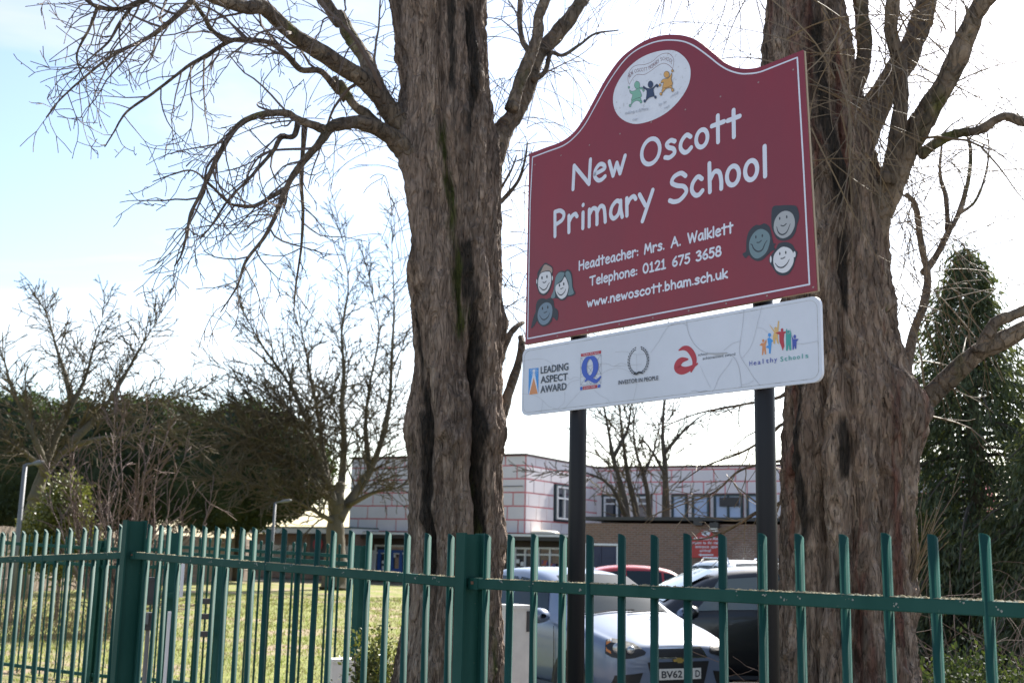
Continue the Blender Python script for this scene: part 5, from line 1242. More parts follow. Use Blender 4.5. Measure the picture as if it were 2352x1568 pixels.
bare_tree('bare_tree', 'leaning bare tree with twisted spreading crown at the left edge', bl_, [
    ([np.array([bl_[0], YL, 0])]+lf((52, 1280, 0), (62, 1200, 0), (85, 1130, 0), (110, 1080, 0), (150, 1030, 0), (185, 980, .3)), .36, .15, 2, 2.),
    (lf((80, 1150, 0), (100, 1080, .3), (130, 1000, .5), (165, 930, .5), (195, 870, .8), (215, 800, .8), (235, 730, 1.)), .22, .03, 14, 2.6),
    (lf((105, 1090, 0), (85, 1020, -.4), (60, 960, -.6), (30, 900, -1), (10, 830, -1), (-15, 760, -1.)), .16, .03, 13, 2.4),
    (lf((110, 1080, 0), (70, 1050, -.6), (45, 1030, -1), (10, 1010, -1.4), (-40, 990, -1.6)), .13, .03, 9, 2.),
    (lf((160, 1020, 0), (220, 960, .3), (270, 890, .5), (310, 820, .8), (340, 770, .8), (370, 720, 1.)), .14, .025, 13, 2.4),
    (lf((140, 1040, 0), (210, 1010, -.5), (290, 1000, -1), (360, 985, -1.2), (420, 1000, -1.5)), .11, .025, 12, 2.1),
    (lf((165, 930, .5), (150, 860, .8), (130, 800, 1), (110, 730, 1), (90, 690, 1.2)), .11, .025, 12, 2.2),
    (lf((185, 980, .3), (230, 930, 0), (300, 930, -.4), (380, 920, -.6), (450, 900, -.8)), .10, .02, 12, 2.)], CL, 42, M['far_bark'], M['twig3'])
YC = 50.
CC = dict(CM, many=1.7, wob=.07, kids=[.6, 2.4, 3.2, 3.], lmin=.4, rmin=.017)
def md(*pts): return [A(x, y, YC+d) for x, y, d in pts]
for i, (st, lab) in enumerate((
    ([(md((1452, 1330, 0), (1440, 1187, 0), (1425, 1110, 0), (1408, 1050, 0), (1398, 990, 0), (1385, 920, 0), (1375, 820, 0)), .26, .06, 12, 3.6), (md((1440, 1187, 0), (1405, 1120, -1), (1360, 1090, -1.5), (1300, 1080, -2), (1240, 1085, -2.5)), .12, .03, 12, 2.4), (md((1408, 1050, 0), (1440, 990, .5), (1450, 930, .5), (1460, 860, 1)), .12, .04, 8, 2.8)], 'leftmost bare tree rising behind the brick block, leaning left'),
    ([(md((1478, 1330, 1), (1462, 1187, 1), (1440, 1080, 1), (1430, 1000, 1), (1422, 930, 1), (1415, 820, 1)), .24, .06, 12, 3.4)], 'second bare tree trunk beside the leftmost one behind the brick block'),
    ([(md((1500, 1330, 2), (1490, 1160, 2), (1478, 1090, 2), (1462, 1040, 2), (1455, 980, 2), (1470, 900, 2)), .20, .05, 11, 3.), (md((1478, 1090, 2), (1500, 1040, 2.5), (1515, 980, 3)), .10, .04, 7, 2.4)], 'thin forked bare tree in the middle behind the brick block'),
    ([(md((1530, 1330, 0), (1530, 1187, 0), (1528, 1080, 0), (1522, 1000, 0), (1525, 930, 0), (1530, 820, 0)), .28, .07, 14, 3.6), (md((1528, 1090, 0), (1500, 1040, -.6), (1470, 1000, -1), (1440, 960, -1)), .10, .03, 8, 2.6), (md((1526, 1040, 0), (1570, 990, .5), (1620, 950, 1), (1680, 940, 1)), .11, .03, 10, 2.8)], 'rightmost straight bare tree rising behind the brick block'))):
    bp = st[0][0][0]; st[0][0][0][2] = 0
    bare_tree('bare_tree', lab, bp, st, CC, 50+i, M['far_dark'], M['twig3'])
# pinkish bare shrub behind the corner post
YS = 22.
sp = A(285, 1300, YS)
CP = dict(CM, wob=.07, grav=[.08, .05, 0], kids=[1.6, 3., 3.5], ratio=[.6, .5, .5], seg=[.25, .2, .15], rmin=.009, lmin=.2, angle=(.3, .8), maxlvl=2)
rg = np.random.default_rng(66); st = []
for k in range(26):
    ang_ = rg.uniform(-.55, .55); hh = rg.uniform(1.6, 4.3)*(1-.5*abs(ang_)); pts = [np.array([sp[0]+rg.normal(0, .22), YS+rg.normal(0, .2), 0.])]
    for q in range(6):
        a_ = ang_*(1.25-.12*q)+rg.normal(0, .16); pts.append(pts[-1]+np.array([math.sin(a_), rg.normal(0, .12), math.cos(a_)])*hh/6)
    st.append((pts, .028, .012, 6, 1.1))
bare_tree('bare_shrub', 'pinkish bare shrub with upright stems behind the fence corner post', sp, st, CP, 60, M['twig4'], M['twig4'], 'bare shrubs')
# ---------------------------------------------------------------- evergreen foliage
def leaf_quads(C, N_, size, rg, asp=.5, droop=0.):
    """C centres (n,3), N_ preferred directions; returns V,F quads"""
    n = len(C); d = N_+rg.normal(size=(n, 3))*.7; d[:, 2] -= droop; d /= np.linalg.norm(d, axis=1)[:, None]
    s = np.cross(d, rg.normal(size=(n, 3))); s /= np.linalg.norm(s, axis=1)[:, None]+1e-9
    L = (size*rg.uniform(.6, 1.3, n))[:, None]; W = L*asp
    V = np.stack([C-d*L*.5, C+s*W*.5, C+d*L*.5, C-s*W*.5], 1).reshape(-1, 3)
    F = np.arange(4*n).reshape(-1, 4)
    return V, F
def crown(name, ells, n, size, mats, parent, seed, core=None, asp=.5, rough=.22, clump=9, fill=.35, droop=0., cut=None):
    rg = np.random.default_rng(seed); Cs, Ns = [], []
    w_ = np.array([e[3]*e[4]+e[4]*e[5] for e in ells]); w_ = w_/w_.sum()
    cb = MB()
    for (cx, cy, cz, rx, ry, rz), q in zip(ells, w_):
        m = int(n*q/clump); u = rg.normal(size=(m, 3)); u /= np.linalg.norm(u, axis=1)[:, None]
        f = np.array([mnoise.noise(Vector(v*2.3+np.array([cx, cy, seed]))) for v in u]); f2 = np.array([mnoise.noise(Vector(v*5.5+np.array([cy, cx, seed]))) for v in u])
        rad = 1+rough*f*1.6+rough*f2*.8-fill*np.abs(rg.normal(0, .35, m))
        P = np.array([cx, cy, cz])+u*rad[:, None]*np.array([rx, ry, rz])
        P = np.repeat(P, clump, 0)+rg.normal(size=(m*clump, 3))*size*1.1
        Cs.append(P); Ns.append(np.repeat(u, clump, 0))
        if core:
            nu, nv = 20, 12; V = []
            for i in range(nv+1):
                for j in range(nu):
                    t, ph = math.pi*i/nv, 2*math.pi*j/nu; v = np.array([math.sin(t)*math.cos(ph), math.sin(t)*math.sin(ph), math.cos(t)])
                    k = core*(1+rough*1.2*mnoise.noise(Vector(v*2.3+np.array([cx, cy, seed]))))
                    V.append(np.array([cx, cy, cz])+v*k*np.array([rx, ry, rz]))
            cb.add(V, [(i*nu+j, i*nu+(j+1) % nu, (i+1)*nu+(j+1) % nu, (i+1)*nu+j) for i in range(nv) for j in range(nu)])
    C, N_ = np.concatenate(Cs), np.concatenate(Ns)
    if cut is not None: k = cut(C); C, N_ = C[k], N_[k]
    V, F = leaf_quads(C, N_, size, rg, asp, droop)
    mi = rg.integers(0, len(mats), len(F)) if len(mats) > 1 else None
    tri_mesh(name, V, F, mats, parent, mi)
    if core: cb.build('inner_foliage', mats[0], parent)
M['ever1'] = mat('evergreen_dark', (.022, .036, .016), .75, var=(.04, .058, .022), vs_=.7, trans=.25, tcol=(.05, .075, .015))
M['ever2'] = mat('evergreen_mid', (.038, .055, .02), .7, var=(.06, .078, .028), vs_=.9, trans=.3, tcol=(.09, .12, .02))
M['holly'] = mat('holly_green', (.10, .115, .03), .42, var=(.17, .165, .045), vs_=3., trans=.25, tcol=(.18, .2, .03))
M['holly2'] = mat('holly_yellow', (.16, .16, .045), .45, trans=.25)
M['cyp1'] = mat('cypress_dark', (.04, .062, .03), .7, var=(.065, .088, .04), vs_=2., trans=.3, tcol=(.08, .10, .02))
M['cyp2'] = mat('cypress_light', (.085, .105, .05), .65, var=(.12, .13, .06), vs_=2.5, trans=.35, tcol=(.12, .14, .03))
def ep(x, y, Y): return A(x, y, Y)
YE = 58.; s_ = YE/FPX
def E_(x, y, rx, ry, dY=0., rd=None):
    p = A(x, y, YE+dY); return (p[0], p[1], p[2], rx*s_, (rd or rx*.8)*s_, ry*s_)
for nm, lab, els, sd, tr in (
    ('evergreen_tree', 'dark evergreen tree mass at the far left edge behind the leaning tree', [E_(40, 1060, 170, 155), E_(-80, 1080, 150, 160, 2), E_(170, 1040, 110, 120, 1)], 71, (60, 30)),
    ('evergreen_tree', 'tall dark evergreen behind the pinkish bare shrub', [E_(330, 1060, 150, 145, 0), E_(250, 1090, 110, 120, -1), E_(400, 1040, 110, 110, 1)], 72, (330, 30)),
    ('evergreen_tree', 'broad rounded dark evergreen overhanging the low classroom block', [E_(560, 1070, 150, 140, -1), E_(640, 1075, 115, 110, -2), E_(500, 1110, 130, 105, -2), E_(680, 1090, 70, 75, -2)], 73, (540, 30))):
    root = thing(nm, lab, 'tree', A(tr[0], 1300, YE)*np.array([1, 1, 0]), 'dark evergreens beyond the lawn')
    def cut(C, els=els):
        # underside rises towards the right-hand edge
        x = 1176+(C[:, 0]/C[:, 1])*FPX*cp; lim = 1.9+np.clip((x-560)/180, 0, 1)**1.6*1.6
        return C[:, 2] > lim
    crown('crown', els, 60000, .20, [M['ever1'], M['ever1'], M['ever2']], root, sd, core=.95, asp=.55, rough=.09, cut=cut)
    b = MB(); p = A(tr[0], 1300, YE); b.tube([(p[0], p[1], -.1), (p[0]+.2, p[1], 1.5), (p[0]+.1, p[1], 4.)], [.4, .32, .25], 8); b.build('trunk', M['far_dark'], root, smooth=True)
# holly bush
YH = 25.; hb = thing('holly_bush', 'yellow green leafy evergreen bush in front of the dark trees', 'bush', A(150, 1300, YH)*np.array([1, 1, 0]))
k = YH/FPX; q = A(150, 1175, YH)
crown('foliage', [(q[0], q[1], q[2], 50*k, 45*k, 80*k), (q[0]-.25, q[1], q[2]-.6, 70*k, 55*k, 75*k), (q[0]+.2, q[1], q[2]-.75, 60*k, 50*k, 70*k)], 15000, .095, [M['holly'], M['holly2'], M['holly']], hb, 75, core=None, asp=.55, rough=.28, fill=.9)
b = MB(); b.tube([(q[0], q[1], -.05), (q[0], q[1], 1.6), (q[0], q[1], 2.6)], [.05, .035, .015], 6); b.build('stem', M['far_dark'], hb)
# laurel by the left trunk base
YB = 9.4; q = A(862, 1475, YB); lb2 = thing('low_shrub', 'low glossy leaved shrub at the foot of the left tree trunk', 'bush', (q[0], q[1], 0))
crown('foliage', [(q[0]-.02, q[1], q[2]-.12, .17, .2, .22), (q[0]-.08, q[1], q[2]-.35, .22, .2, .25), (q[0]+.10, q[1], q[2]-.3, .22, .2, .28), (q[0], q[1], q[2]-.65, .32, .3, .3)], 5200, .04, [M['holly'], M['ever2'], M['holly']], lb2, 76, asp=.55, rough=.4, fill=.8)
b = MB()
for a in range(5): b.tube([(q[0], q[1], -.02), (q[0]+.1*math.cos(a*1.3), q[1]+.1*math.sin(a*1.3), .3), (q[0]+.2*math.cos(a*1.3), q[1]+.18*math.sin(a*1.3), q[2]-.1)], [.012, .009, .004], 5)
b.build('stem', M['far_dark'], lb2)
# ---- cypress on the right
def cypress(root, x0, y0, H, R0, seed, nb, mats, size, zmin=.2, rz_pow=.95):
    rg = np.random.default_rng(seed); Cs, Ns = [], []; wood = MB()
    for i in range(nb):
        z = zmin+(H-zmin)*(i/nb)**.92; a = i*2.399+rg.uniform(-.3, .3)
        R_ = R0*(1-(z/H))**rz_pow*rg.uniform(.5, 1.3)+.12
        n = 9; d = np.array([math.cos(a), math.sin(a), 0]); t = np.linspace(0, 1, n)
        P = np.array([x0, y0, z])+d[None]*R_*t[:, None]; P[:, 2] += R_*(.35*t-.75*t**2)
        wood.tube(P, np.linspace(.028, .005, n)*(.5+R_*.4), 4, cap=False)
        m = int(26+R_*75)
        tt = rg.uniform(.25, 1.04, m)**.8; c = np.array([np.interp(tt, t, P[:, k]) for k in range(3)]).T
        wid = .13*R_*(1-tt*.5)+.05; sd = np.array([-d[1], d[0], 0])
        off = rg.normal(size=m)*wid; c = c+sd[None]*off[:, None]; c[:, 2] -= np.abs(off)*.6+rg.exponential(.13, m)
        Cs.append(np.repeat(c, 4, 0)+rg.normal(size=(m*4, 3))*np.array([.045, .045, .06])); dd = d*.55+np.array([0, 0, -.85]); Ns.append(np.repeat(dd[None], m*4, 0))
    C, N_ = np.concatenate(Cs), np.concatenate(Ns)
    d = N_+rg.normal(size=C.shape)*.25; V, F = leaf_quads(C, d*2.6, size, rg, .20, .0)
    tri_mesh('crown', V, F, mats, root, rg.integers(0, len(mats), len(F)))
    wood.build('branches', M['far_dark'], root, kind='stuff')
    b = MB(); b.tube([(x0, y0, -.1), (x0, y0, H*.5), (x0, y0, H*.97)], [.13, .09, .02], 10); b.build('trunk', M['far_bark'], root, smooth=True)
YK = 12.5; q = A(2215, 560, YK)
ck = thing('cypress_tree', 'tall drooping green conifer behind the right tree trunk', 'tree', (q[0], YK, 0))
cypress(ck, q[0], YK, q[2], 2.3, 81, 165, [M['cyp1'], M['cyp1'], M['cyp2']], .095)
q = A(2440, 900, 11.); ck2 = thing('cypress_tree', 'shorter bushy conifer at the right edge of the photo', 'tree', (q[0], 11., 0))
cypress(ck2, q[0], 11., q[2], 1.6, 82, 110, [M['cyp1'], M['cyp2']], .09, .15, .6)
# ---- undergrowth on the right, behind the fence
rg = np.random.default_rng(90)
ub = thing('bramble_patch', 'dry brown brambles and dead stems under the conifers', 'brambles', (3.4, 8.3, 0))
tw = Twigs(91); CBR = dict(wob=.10, grav=[-.5, -.6], kids=[3., 3.], ratio=[.5, .5], angle=(.4, 1.1), maxlvl=1, seg=[.09, .07], rmin=.002, lmin=.1, curl=.5)
for k in range(150):
    tw.grow((rg.uniform(2.75, 4.6), rg.uniform(7.6, 9.4), 0), (rg.normal(0, .5), rg.normal(0, .4), 1), rg.uniform(1.0, 1.9), .006, 0, CBR)
tw.b.build('stems', mat('dead_stem', (.17, .115, .085), .85, var=(.26, .19, .15), vs_=6.), ub)
gs = thing('ground_shrub', 'low small leaved evergreen shrub at the bottom right corner', 'bush', (3.4, 7.2, 0))
els = [(rg.uniform(2.6, 4.0), rg.uniform(6.8, 7.8), rg.uniform(.62, .85), .4, .35, rg.uniform(.25, .36)) for _ in range(12)]+[(3.25, 6.2, .75, .22, .2, .25)]
crown('foliage', els, 15000, .035, [M['ever2'], M['ever1'], M['ever1']], gs, 92, asp=.5, rough=.35, fill=.8)
b = MB()
for e in els: b.tube([(e[0], e[1], -.02), (e[0]+.02, e[1], e[2])], [.012, .006], 5)
b.build('stem', M['far_dark'], gs)
hd = thing('dark_hedge', 'dense dark evergreen hedge filling the shade behind the brambles', 'hedge', (7, 12.8, 0))
crown('foliage', [(5.3+i*.9, 13.2-.2*i, .9, .9, .7, 1.2) for i in range(5)], 20000, .09, [M['ever1'], M['ever1'], M['cyp1']], hd, 93, core=.8, asp=.5, rough=.25)
# brown hedge growth at the back of the left lawn
bh = thing('brown_hedge', 'dry brown scrubby hedge beneath the wooden fence on the left', 'hedge', (-9, 22, 0))
tw = Twigs(95); CBH = dict(CBR, rmin=.004, seg=[.2, .15], kids=[2.2, 2.5])
for k in range(200):
    t = rg.uniform(0, 1); px = -60+t*360; p = A(px, 1330, 20.5+rg.uniform(-.8, .8)); tw.grow((p[0], p[1], 0), (rg.normal(0, .4), rg.normal(0, .3), 1), rg.uniform(.5, 1.2), .007, 0, CBH)
tw.b.build('stems', mat('dry_hedge', (.26, .17, .115), .9, var=(.16, .12, .075), vs_=2.5), bh)
# ---- grass blades on the lawn and tufts by the fence
def grass(name, n, xr, yr, hr, m, seed, zf, wd=.006, kind='stuff'):
    rg = np.random.default_rng(seed); x = rg.uniform(*xr, n); u = rg.uniform(0, 1, n)
    y = yr[0]*(yr[1]/yr[0])**u
    z = np.array([zf(a, c) for a, c in zip(x, y)]); h = rg.uniform(*hr, n); a = rg.uniform(0, 6.28, n); w_ = wd*(y/yr[0])**.7
    P = np.stack([x, y, z], 1); s = np.stack([np.cos(a), np.sin(a), np.zeros(n)], 1)*w_[:, None]
    tip = P+np.stack([rg.normal(0, .4, n)*h, rg.normal(0, .4, n)*h, h], 1)
    V = np.stack([P-s, P+s, tip], 1).reshape(-1, 3); F = np.arange(3*n).reshape(-1, 3)
    o = tri_mesh(name, V, F, m, None, rg.integers(0, len(m), n)); o['kind'] = kind; return o
M['blade'] = mat('grass_green', (.19, .22, .045), .6, trans=.35, tcol=(.2, .25, .03)); M['blade2'] = mat('grass_dry', (.24, .20, .09), .7, trans=.3)
gb = grass('grass', 42000, (-14, 1.0), (13., 40.), (.03, .075), [M['blade'], M['blade2']], 97, lz, .007)
gb['label'] = 'short patchy grass on the sunlit school lawn'; gb['category'] = 'grass'

# ---------------------------------------------------------------- cars
M['tyre'] = mat('tyre', (.02, .02, .02), .85); M['rim'] = mat('wheel_rim', (.35, .36, .38), .35, metal=.8)
M['glass_car'] = mat('car_glass', (.03, .04, .047), .05, spec=.16, coat=.0); M['chrome'] = mat('chrome', (.7, .7, .7), .15, metal=1.)
M['plastic'] = mat('black_plastic', (.015, .015, .017), .5); M['plate'] = mat('plate_white', (.72, .72, .68), .4); M['lamp_glass'] = mat('lamp_glass', (.40, .42, .44), .2, metal=.6, coat=.6)
M['amber'] = mat('amber', (.6, .2, .04), .25, coat=.6); M['gold'] = mat('badge_gold', (.6, .42, .12), .3, metal=.6)
def paint(name, c, metal=.2): return mat(name, c, .36, metal, coat=.6, var=tuple(x*.92 for x in c), vs_=.8)
def car(name, label, loc, yaw, mat_, L=4.03, W=1.73, H=1.51, detail=False, rails=False, kind='hatch', glass=None):
    """yaw: direction of travel in plan; local x forward"""
    root = thing(name, label, 'car', loc, 'cars parked in the school car park'); glass = glass or M['glass_car']
    cy_, sy_ = math.cos(yaw), math.sin(yaw)
    kx, ky, kz = L/4.03, W/1.73, H/1.51
    def P(x, y, z): x *= kx; y *= ky; z *= kz; return np.array([loc[0]+cy_*x-sy_*y, loc[1]+sy_*x+cy_*y, loc[2]+z])
    # x, half width, belt z, top z, half width of top
    if kind == 'hatch':
        S_ = [(2.02, .52, .62, .70, .40), (1.96, .66, .70, .77, .52), (1.82, .76, .76, .83, .62), (1.55, .83, .83, .90, .68), (1.2, .855, .90, .97, .70), (.98, .862, .93, 1.02, .70), (.62, .865, .945, 1.25, .62), (.22, .866, .955, 1.435, .56), (-.3, .866, .97, 1.50, .565), (-.95, .864, .99, 1.495, .56), (-1.45, .855, 1.02, 1.43, .545), (-1.66, .845, 1.03, 1.33, .56), (-1.88, .82, 1.0, 1.05, .66), (-1.97, .78, .85, .92, .62), (-2.01, .70, .70, .78, .55)]
    else:
        S_ = [(2.02, .60, .70, .80, .48), (1.96, .72, .80, .88, .58), (1.80, .80, .86, .95, .66), (1.5, .85, .92, 1.0, .70), (1.15, .862, .96, 1.05, .72), (1.0, .864, .97, 1.09, .72), (.68, .866, .98, 1.30, .66), (.35, .866, .985, 1.46, .62), (-.2, .866, .99, 1.51, .62), (-1.0, .866, 1.0, 1.51, .62), (-1.65, .86, 1.02, 1.48, .61), (-1.85, .85, 1.02, 1.36, .62), (-1.96, .83, 1.0, 1.06, .68), (-2.0, .80, .85, .92, .64), (-2.02, .74, .7, .78, .58)]
    ring_n = 0; V = []; nS = len(S_)
    def half(x, w_, zb, zt, wt):
        lo = .22+.10*max(0, abs(x)-1.7); 
        return [(0, lo), (w_*.86, lo), (w_*.97, lo+.10), (w_*1.0, lo+.26), (w_*1.0, (lo+zb)/2+.10), (w_*.985, zb-.05), (w_*.955, zb), (wt+(w_*.955-wt)*.42, zb+(zt-zb)*.55), (wt*1.0, zt-.035), (wt*.82, zt-.006), (wt*.4, zt+.012), (0, zt+.016)]
    for s in S_:
        h = half(*s); ring = [(s[0], y, z) for y, z in h]+[(s[0], -y, z) for y, z in h[-2:0:-1]]
        ring_n = len(ring); V += [P(*p) for p in ring]
    F = []
    for i in range(nS-1):
        for j in range(ring_n):
            k = (j+1) % ring_n; F.append((i*ring_n+j, i*ring_n+k, (i+1)*ring_n+k, (i+1)*ring_n+j))
    F.append(tuple(range(ring_n-1, -1, -1))); F.append(tuple(range((nS-1)*ring_n, nS*ring_n)))
    b = MB(); b.add(V, F); body = b.build('body', mat_, root, smooth=True)
    md = body.modifiers.new('sub', 'SUBSURF'); md.levels = 2; md.render_levels = 2
    bpy.context.view_layer.update(); dg = bpy.context.evaluated_depsgraph_get()
    ev = body.evaluated_get(dg); bme = ev.to_mesh(); o_ = np.array(parent_world(body))
    bvh = BVHTree.FromPolygons([tuple(np.array(v.co)+o_) for v in bme.vertices], [tuple(p.vertices) for p in bme.polygons]); ev.to_mesh_clear()
    def on_body(y, z, off, az=0.):
        """point of the nose at local (y,z), seen from the front turned az to the side"""
        d = np.array([math.cos(az), math.sin(az)]); o3 = P(0, 0, 0); dw = np.array([cy_*d[0]-sy_*d[1], sy_*d[0]+cy_*d[1], 0])
        q = P(1.85, y, z); hit = bvh.ray_cast(Vector(q+dw*2), Vector(-dw))
        if hit[0] is None: return q+dw*off
        return np.array(hit[0])+dw*off
    Sx = np.array([s[0] for s in S_][::-1])
    def prof(x): return [np.interp(x, Sx, np.array([s[k] for s in S_][::-1])) for k in range(1, 5)]
    def surf(x, t, side, out=.012):
        """t 0..1 from belt to roof edge, 1..2 across the roof"""
        w_, zb, zt, wt = prof(x); h = half(x, w_, zb, zt, wt)
        if t <= 1:
            y = np.interp(t, [0, .55, 1], [h[6][0], h[7][0], h[8][0]]); z = np.interp(t, [0, .55, 1], [h[6][1], h[7][1], h[8][1]]); return P(x, side*(y+out), z)
        y = np.interp(t-1, [0, .2, .6, 1], [h[8][0], h[9][0], h[10][0], 0]); z = np.interp(t-1, [0, .2, .6, 1], [h[8][1], h[9][1], h[10][1], h[11][1]]); return P(x+out*.6, side*y, z+out)
    def patch(nm, rows, m):
        n = len(rows[0]); V = [p for r in rows for p in r]; F = [(i*n+j, i*n+j+1, (i+1)*n+j+1, (i+1)*n+j) for i in range(len(rows)-1) for j in range(n-1)]
        b = MB(); b.add(V, F); return b.build(nm, m, root, smooth=True)
    # glazing
    x0, x1 = (1.0, .26) if kind == 'hatch' else (1.02, .38)
    rows = []
    for x in np.linspace(x0-.03, x1, 6):
        r = [surf(x, 1+u, -1, .016) for u in (.16, .4, .7, 1)]+[surf(x, 1+u, 1, .016) for u in (.7, .4, .16)]; rows.append(r)
    patch('windscreen', rows, glass)
    for side in (-1, 1):
        for xa, xb in ((.72, -.34), (-.42, -1.22), (-1.27, -1.55)):
            rows = []
            for t in (.08, .35, .6, .84):
                xs_ = np.linspace(xa, xb, 6)
                if xa > .5: xs_ = np.linspace(xa-.42*t, xb, 6)
                rows.append([surf(x, t, side, .010) for x in xs_])
            patch('side_window', rows, glass)
    xr = (-1.52, -1.84) if kind == 'hatch' else (-1.7, -1.93)
    patch('rear_window', [[surf(x, 1+u, -1, .02)+np.array([0, 0, 0]) for u in (.16, .5, 1)]+[surf(x, 1+u, 1, .02) for u in (.5, .16)] for x in np.linspace(*xr, 4)], glass)
    # wheels
    for x in (1.25, -1.27):
        for side in (-1, 1):
            wr = sub('wheel', root, P(x, side*.80, .30)); rt = np.array([[cy_, -sy_, 0], [sy_, cy_, 0], [0, 0, 1]])
            def ringmesh(prof_, nm, m):
                b = MB(); V = []; F = []; n = 20
                for r, o in prof_:
                    for j in range(n):
                        a = 2*math.pi*j/n; V.append(P(x, side*.80, .30)+rt@np.array([r*math.cos(a), side*o, r*math.sin(a)]))
                for i in range(len(prof_)-1):
                    for j in range(n): k = (j+1) % n; F.append((i*n+j, i*n+k, (i+1)*n+k, (i+1)*n+j))
                F.append(tuple(range(n))); F.append(tuple(range((len(prof_)-1)*n, len(prof_)*n)))
                b.add(V, F); b.build(nm, m, wr, smooth=False)
            ringmesh([(.22, -.12), (.295, -.10), (.305, -.05), (.305, .05), (.29, .085), (.20, .09)], 'tyre', M['tyre'])
            ringmesh([(.20, .06), (.20, .095), (.16, .075), (.05, .085), (.03, .10)], 'rim', M['rim'])
            b = MB(); V = [P(x+.365*math.cos(a), side*.872, max(.22, .30+.365*math.sin(a))) for a in np.linspace(-.2, math.pi+.2, 16)]
            b.add(V+[P(x, side*.873, .24)], [(i, i+1, 16) for i in range(15)]); b.build('wheel_arch', M['plastic'], root)
    fx = lambda y: 2.035-.30*y*y-.10*abs(y)**3
    def front(nm, cor, m, off=.0, thick=.02):
        """four corners (y,z): a panel that follows the curved nose, with edges"""
        a_, b_, c_, d_ = [np.array(q) for q in cor]; nu, nv = 11, 5; rows = []
        for v in np.linspace(0, 1, nv):
            rows.append([on_body(*((a_*(1-u)+b_*u)*(1-v)+(d_*(1-u)+c_*u)*v), off+.006) for u in np.linspace(0, 1, nu)])
        V = [p for r in rows for p in r]; F = [(i*nu+j, i*nu+j+1, (i+1)*nu+j+1, (i+1)*nu+j) for i in range(nv-1) for j in range(nu-1)]
        per = list(range(nu))+[k*nu+nu-1 for k in range(1, nv)]+[(nv-1)*nu+k for k in range(nu-2, -1, -1)]+[k*nu for k in range(nv-2, 0, -1)]
        dw = np.array([cy_, sy_, 0])*thick; n0 = len(V); V += [V[k]-dw for k in per]; m_ = len(per)
        F += [(per[k], per[(k+1) % m_], n0+(k+1) % m_, n0+k) for k in range(m_)]
        b = MB(); b.add(V, F); return b.build(nm, m, root)
    def trap(z0, z1, w0, w1): return [(-w0, z0), (w0, z0), (w1, z1), (-w1, z1)]
    front('grille_surround', trap(.635, .745, .36, .30), M['chrome'], .004); front('grille', trap(.648, .732, .335, .285), M['plastic'], .010)
    front('lower_grille', trap(.36, .60, .31, .38), M['plastic'], .006)
    for s in (-1, 1):
        front('fog_recess', [(s*y, z) for y, z in ((.44, .50), (.70, .47), (.72, .36), (.50, .35))], M['plastic'], .004)
    front('number_plate', trap(.425, .535, .26, .26), M['plate'], .025, .008)
    for s in (-1, 1):   # lamps: dark housing, two lenses, amber outer segment
        hp = lambda a, z, o=0.: on_body(s*(.44+a*.36), z, o+.004, s*.65*a)
        hr = sub('headlight', root, hp(.5, .72))
        b = MB(); up_ = [(-.1, .70), (.1, .785), (.4, .815), (.7, .825), (1., .81)]; dn = [(1., .68), (.75, .645), (.45, .635), (.2, .645), (-.05, .675)]
        dnr = dn[::-1]; rows = []
        for v in np.linspace(0, 1, 6):
            rows.append([hp(np.interp(u, np.linspace(0, 1, 5), [q[0]*(1-v)+r_[0]*v for q, r_ in zip(up_, dnr)]), np.interp(u, np.linspace(0, 1, 5), [q[1]*(1-v)+r_[1]*v for q, r_ in zip(up_, dnr)]), .006) for u in np.linspace(0, 1, 13)])
        b.add([p for r_ in rows for p in r_], [(a*13+c, a*13+c+1, (a+1)*13+c+1, (a+1)*13+c) for a in range(5) for c in range(12)])
        b.build('housing', M['plastic'], hr)
        for a, z, r in ((.28, .722, .043), (.58, .737, .056)):
            c = hp(a, z, .018); fwd = np.array([cy_, sy_, 0])*.85+np.array([-sy_, cy_, 0])*s*.5; fwd /= np.linalg.norm(fwd); e1 = np.cross(fwd, [0, 0, 1]); e1 /= np.linalg.norm(e1); e2 = np.cross(e1, fwd)
            b = MB(); n = 14; V = []
            for rr_, o in ((r, 0), (r*.9, .02), (r*.5, .03)): V += [c+fwd*o+(e1*math.cos(t)+e2*math.sin(t))*rr_ for t in np.arange(n)*2*math.pi/n]
            b.add(V, [(i*n+j, i*n+(j+1) % n, (i+1)*n+(j+1) % n, (i+1)*n+j) for i in range(2) for j in range(n)]+[tuple(range(2*n, 3*n))]); b.build('lens', M['lamp_glass'], hr, smooth=True)
        b = MB(); b.add([hp(.78, .68, .016), hp(.96, .705, .016), hp(.96, .795, .016), hp(.78, .80, .016)], [(0, 1, 2, 3)]); b.build('indicator', M['amber'], hr)
    for s in (-1, 1):
        b = MB(); c = P(.78, s*.98, 1.0); V = []; n = 12
        for t, r in ((-.06, .2), (-.05, .75), (0, 1), (.05, .8), (.07, .3)):
            V += [c+np.array([cy_, sy_, 0])*t*1.4+np.array([-sy_, cy_, 0])*.13*r*math.cos(a)+np.array([0, 0, .085*r*math.sin(a)]) for a in np.arange(n)*2*math.pi/n]
        b.add(V, [(i*n+j, i*n+(j+1) % n, (i+1)*n+(j+1) % n, (i+1)*n+j) for i in range(4) for j in range(n)]); b.add([P(.8, s*.84, .95), P(.7, s*.84, .95), P(.72, s*.92, 1.0), P(.8, s*.92, 1.0)], [(0, 1, 2, 3)]); b.build('mirror', mat_, root, smooth=True)
        b = MB(); b.add([P(.88-.9*s_*1 if False else 0, 0, 0)]*0 or [P(-.05, s*.874, .87), P(-.25, s*.874, .87), P(-.25, s*.89, .845), P(-.05, s*.89, .845)], [(0, 1, 2, 3)]); b.build('door_handle', M['chrome'], root)
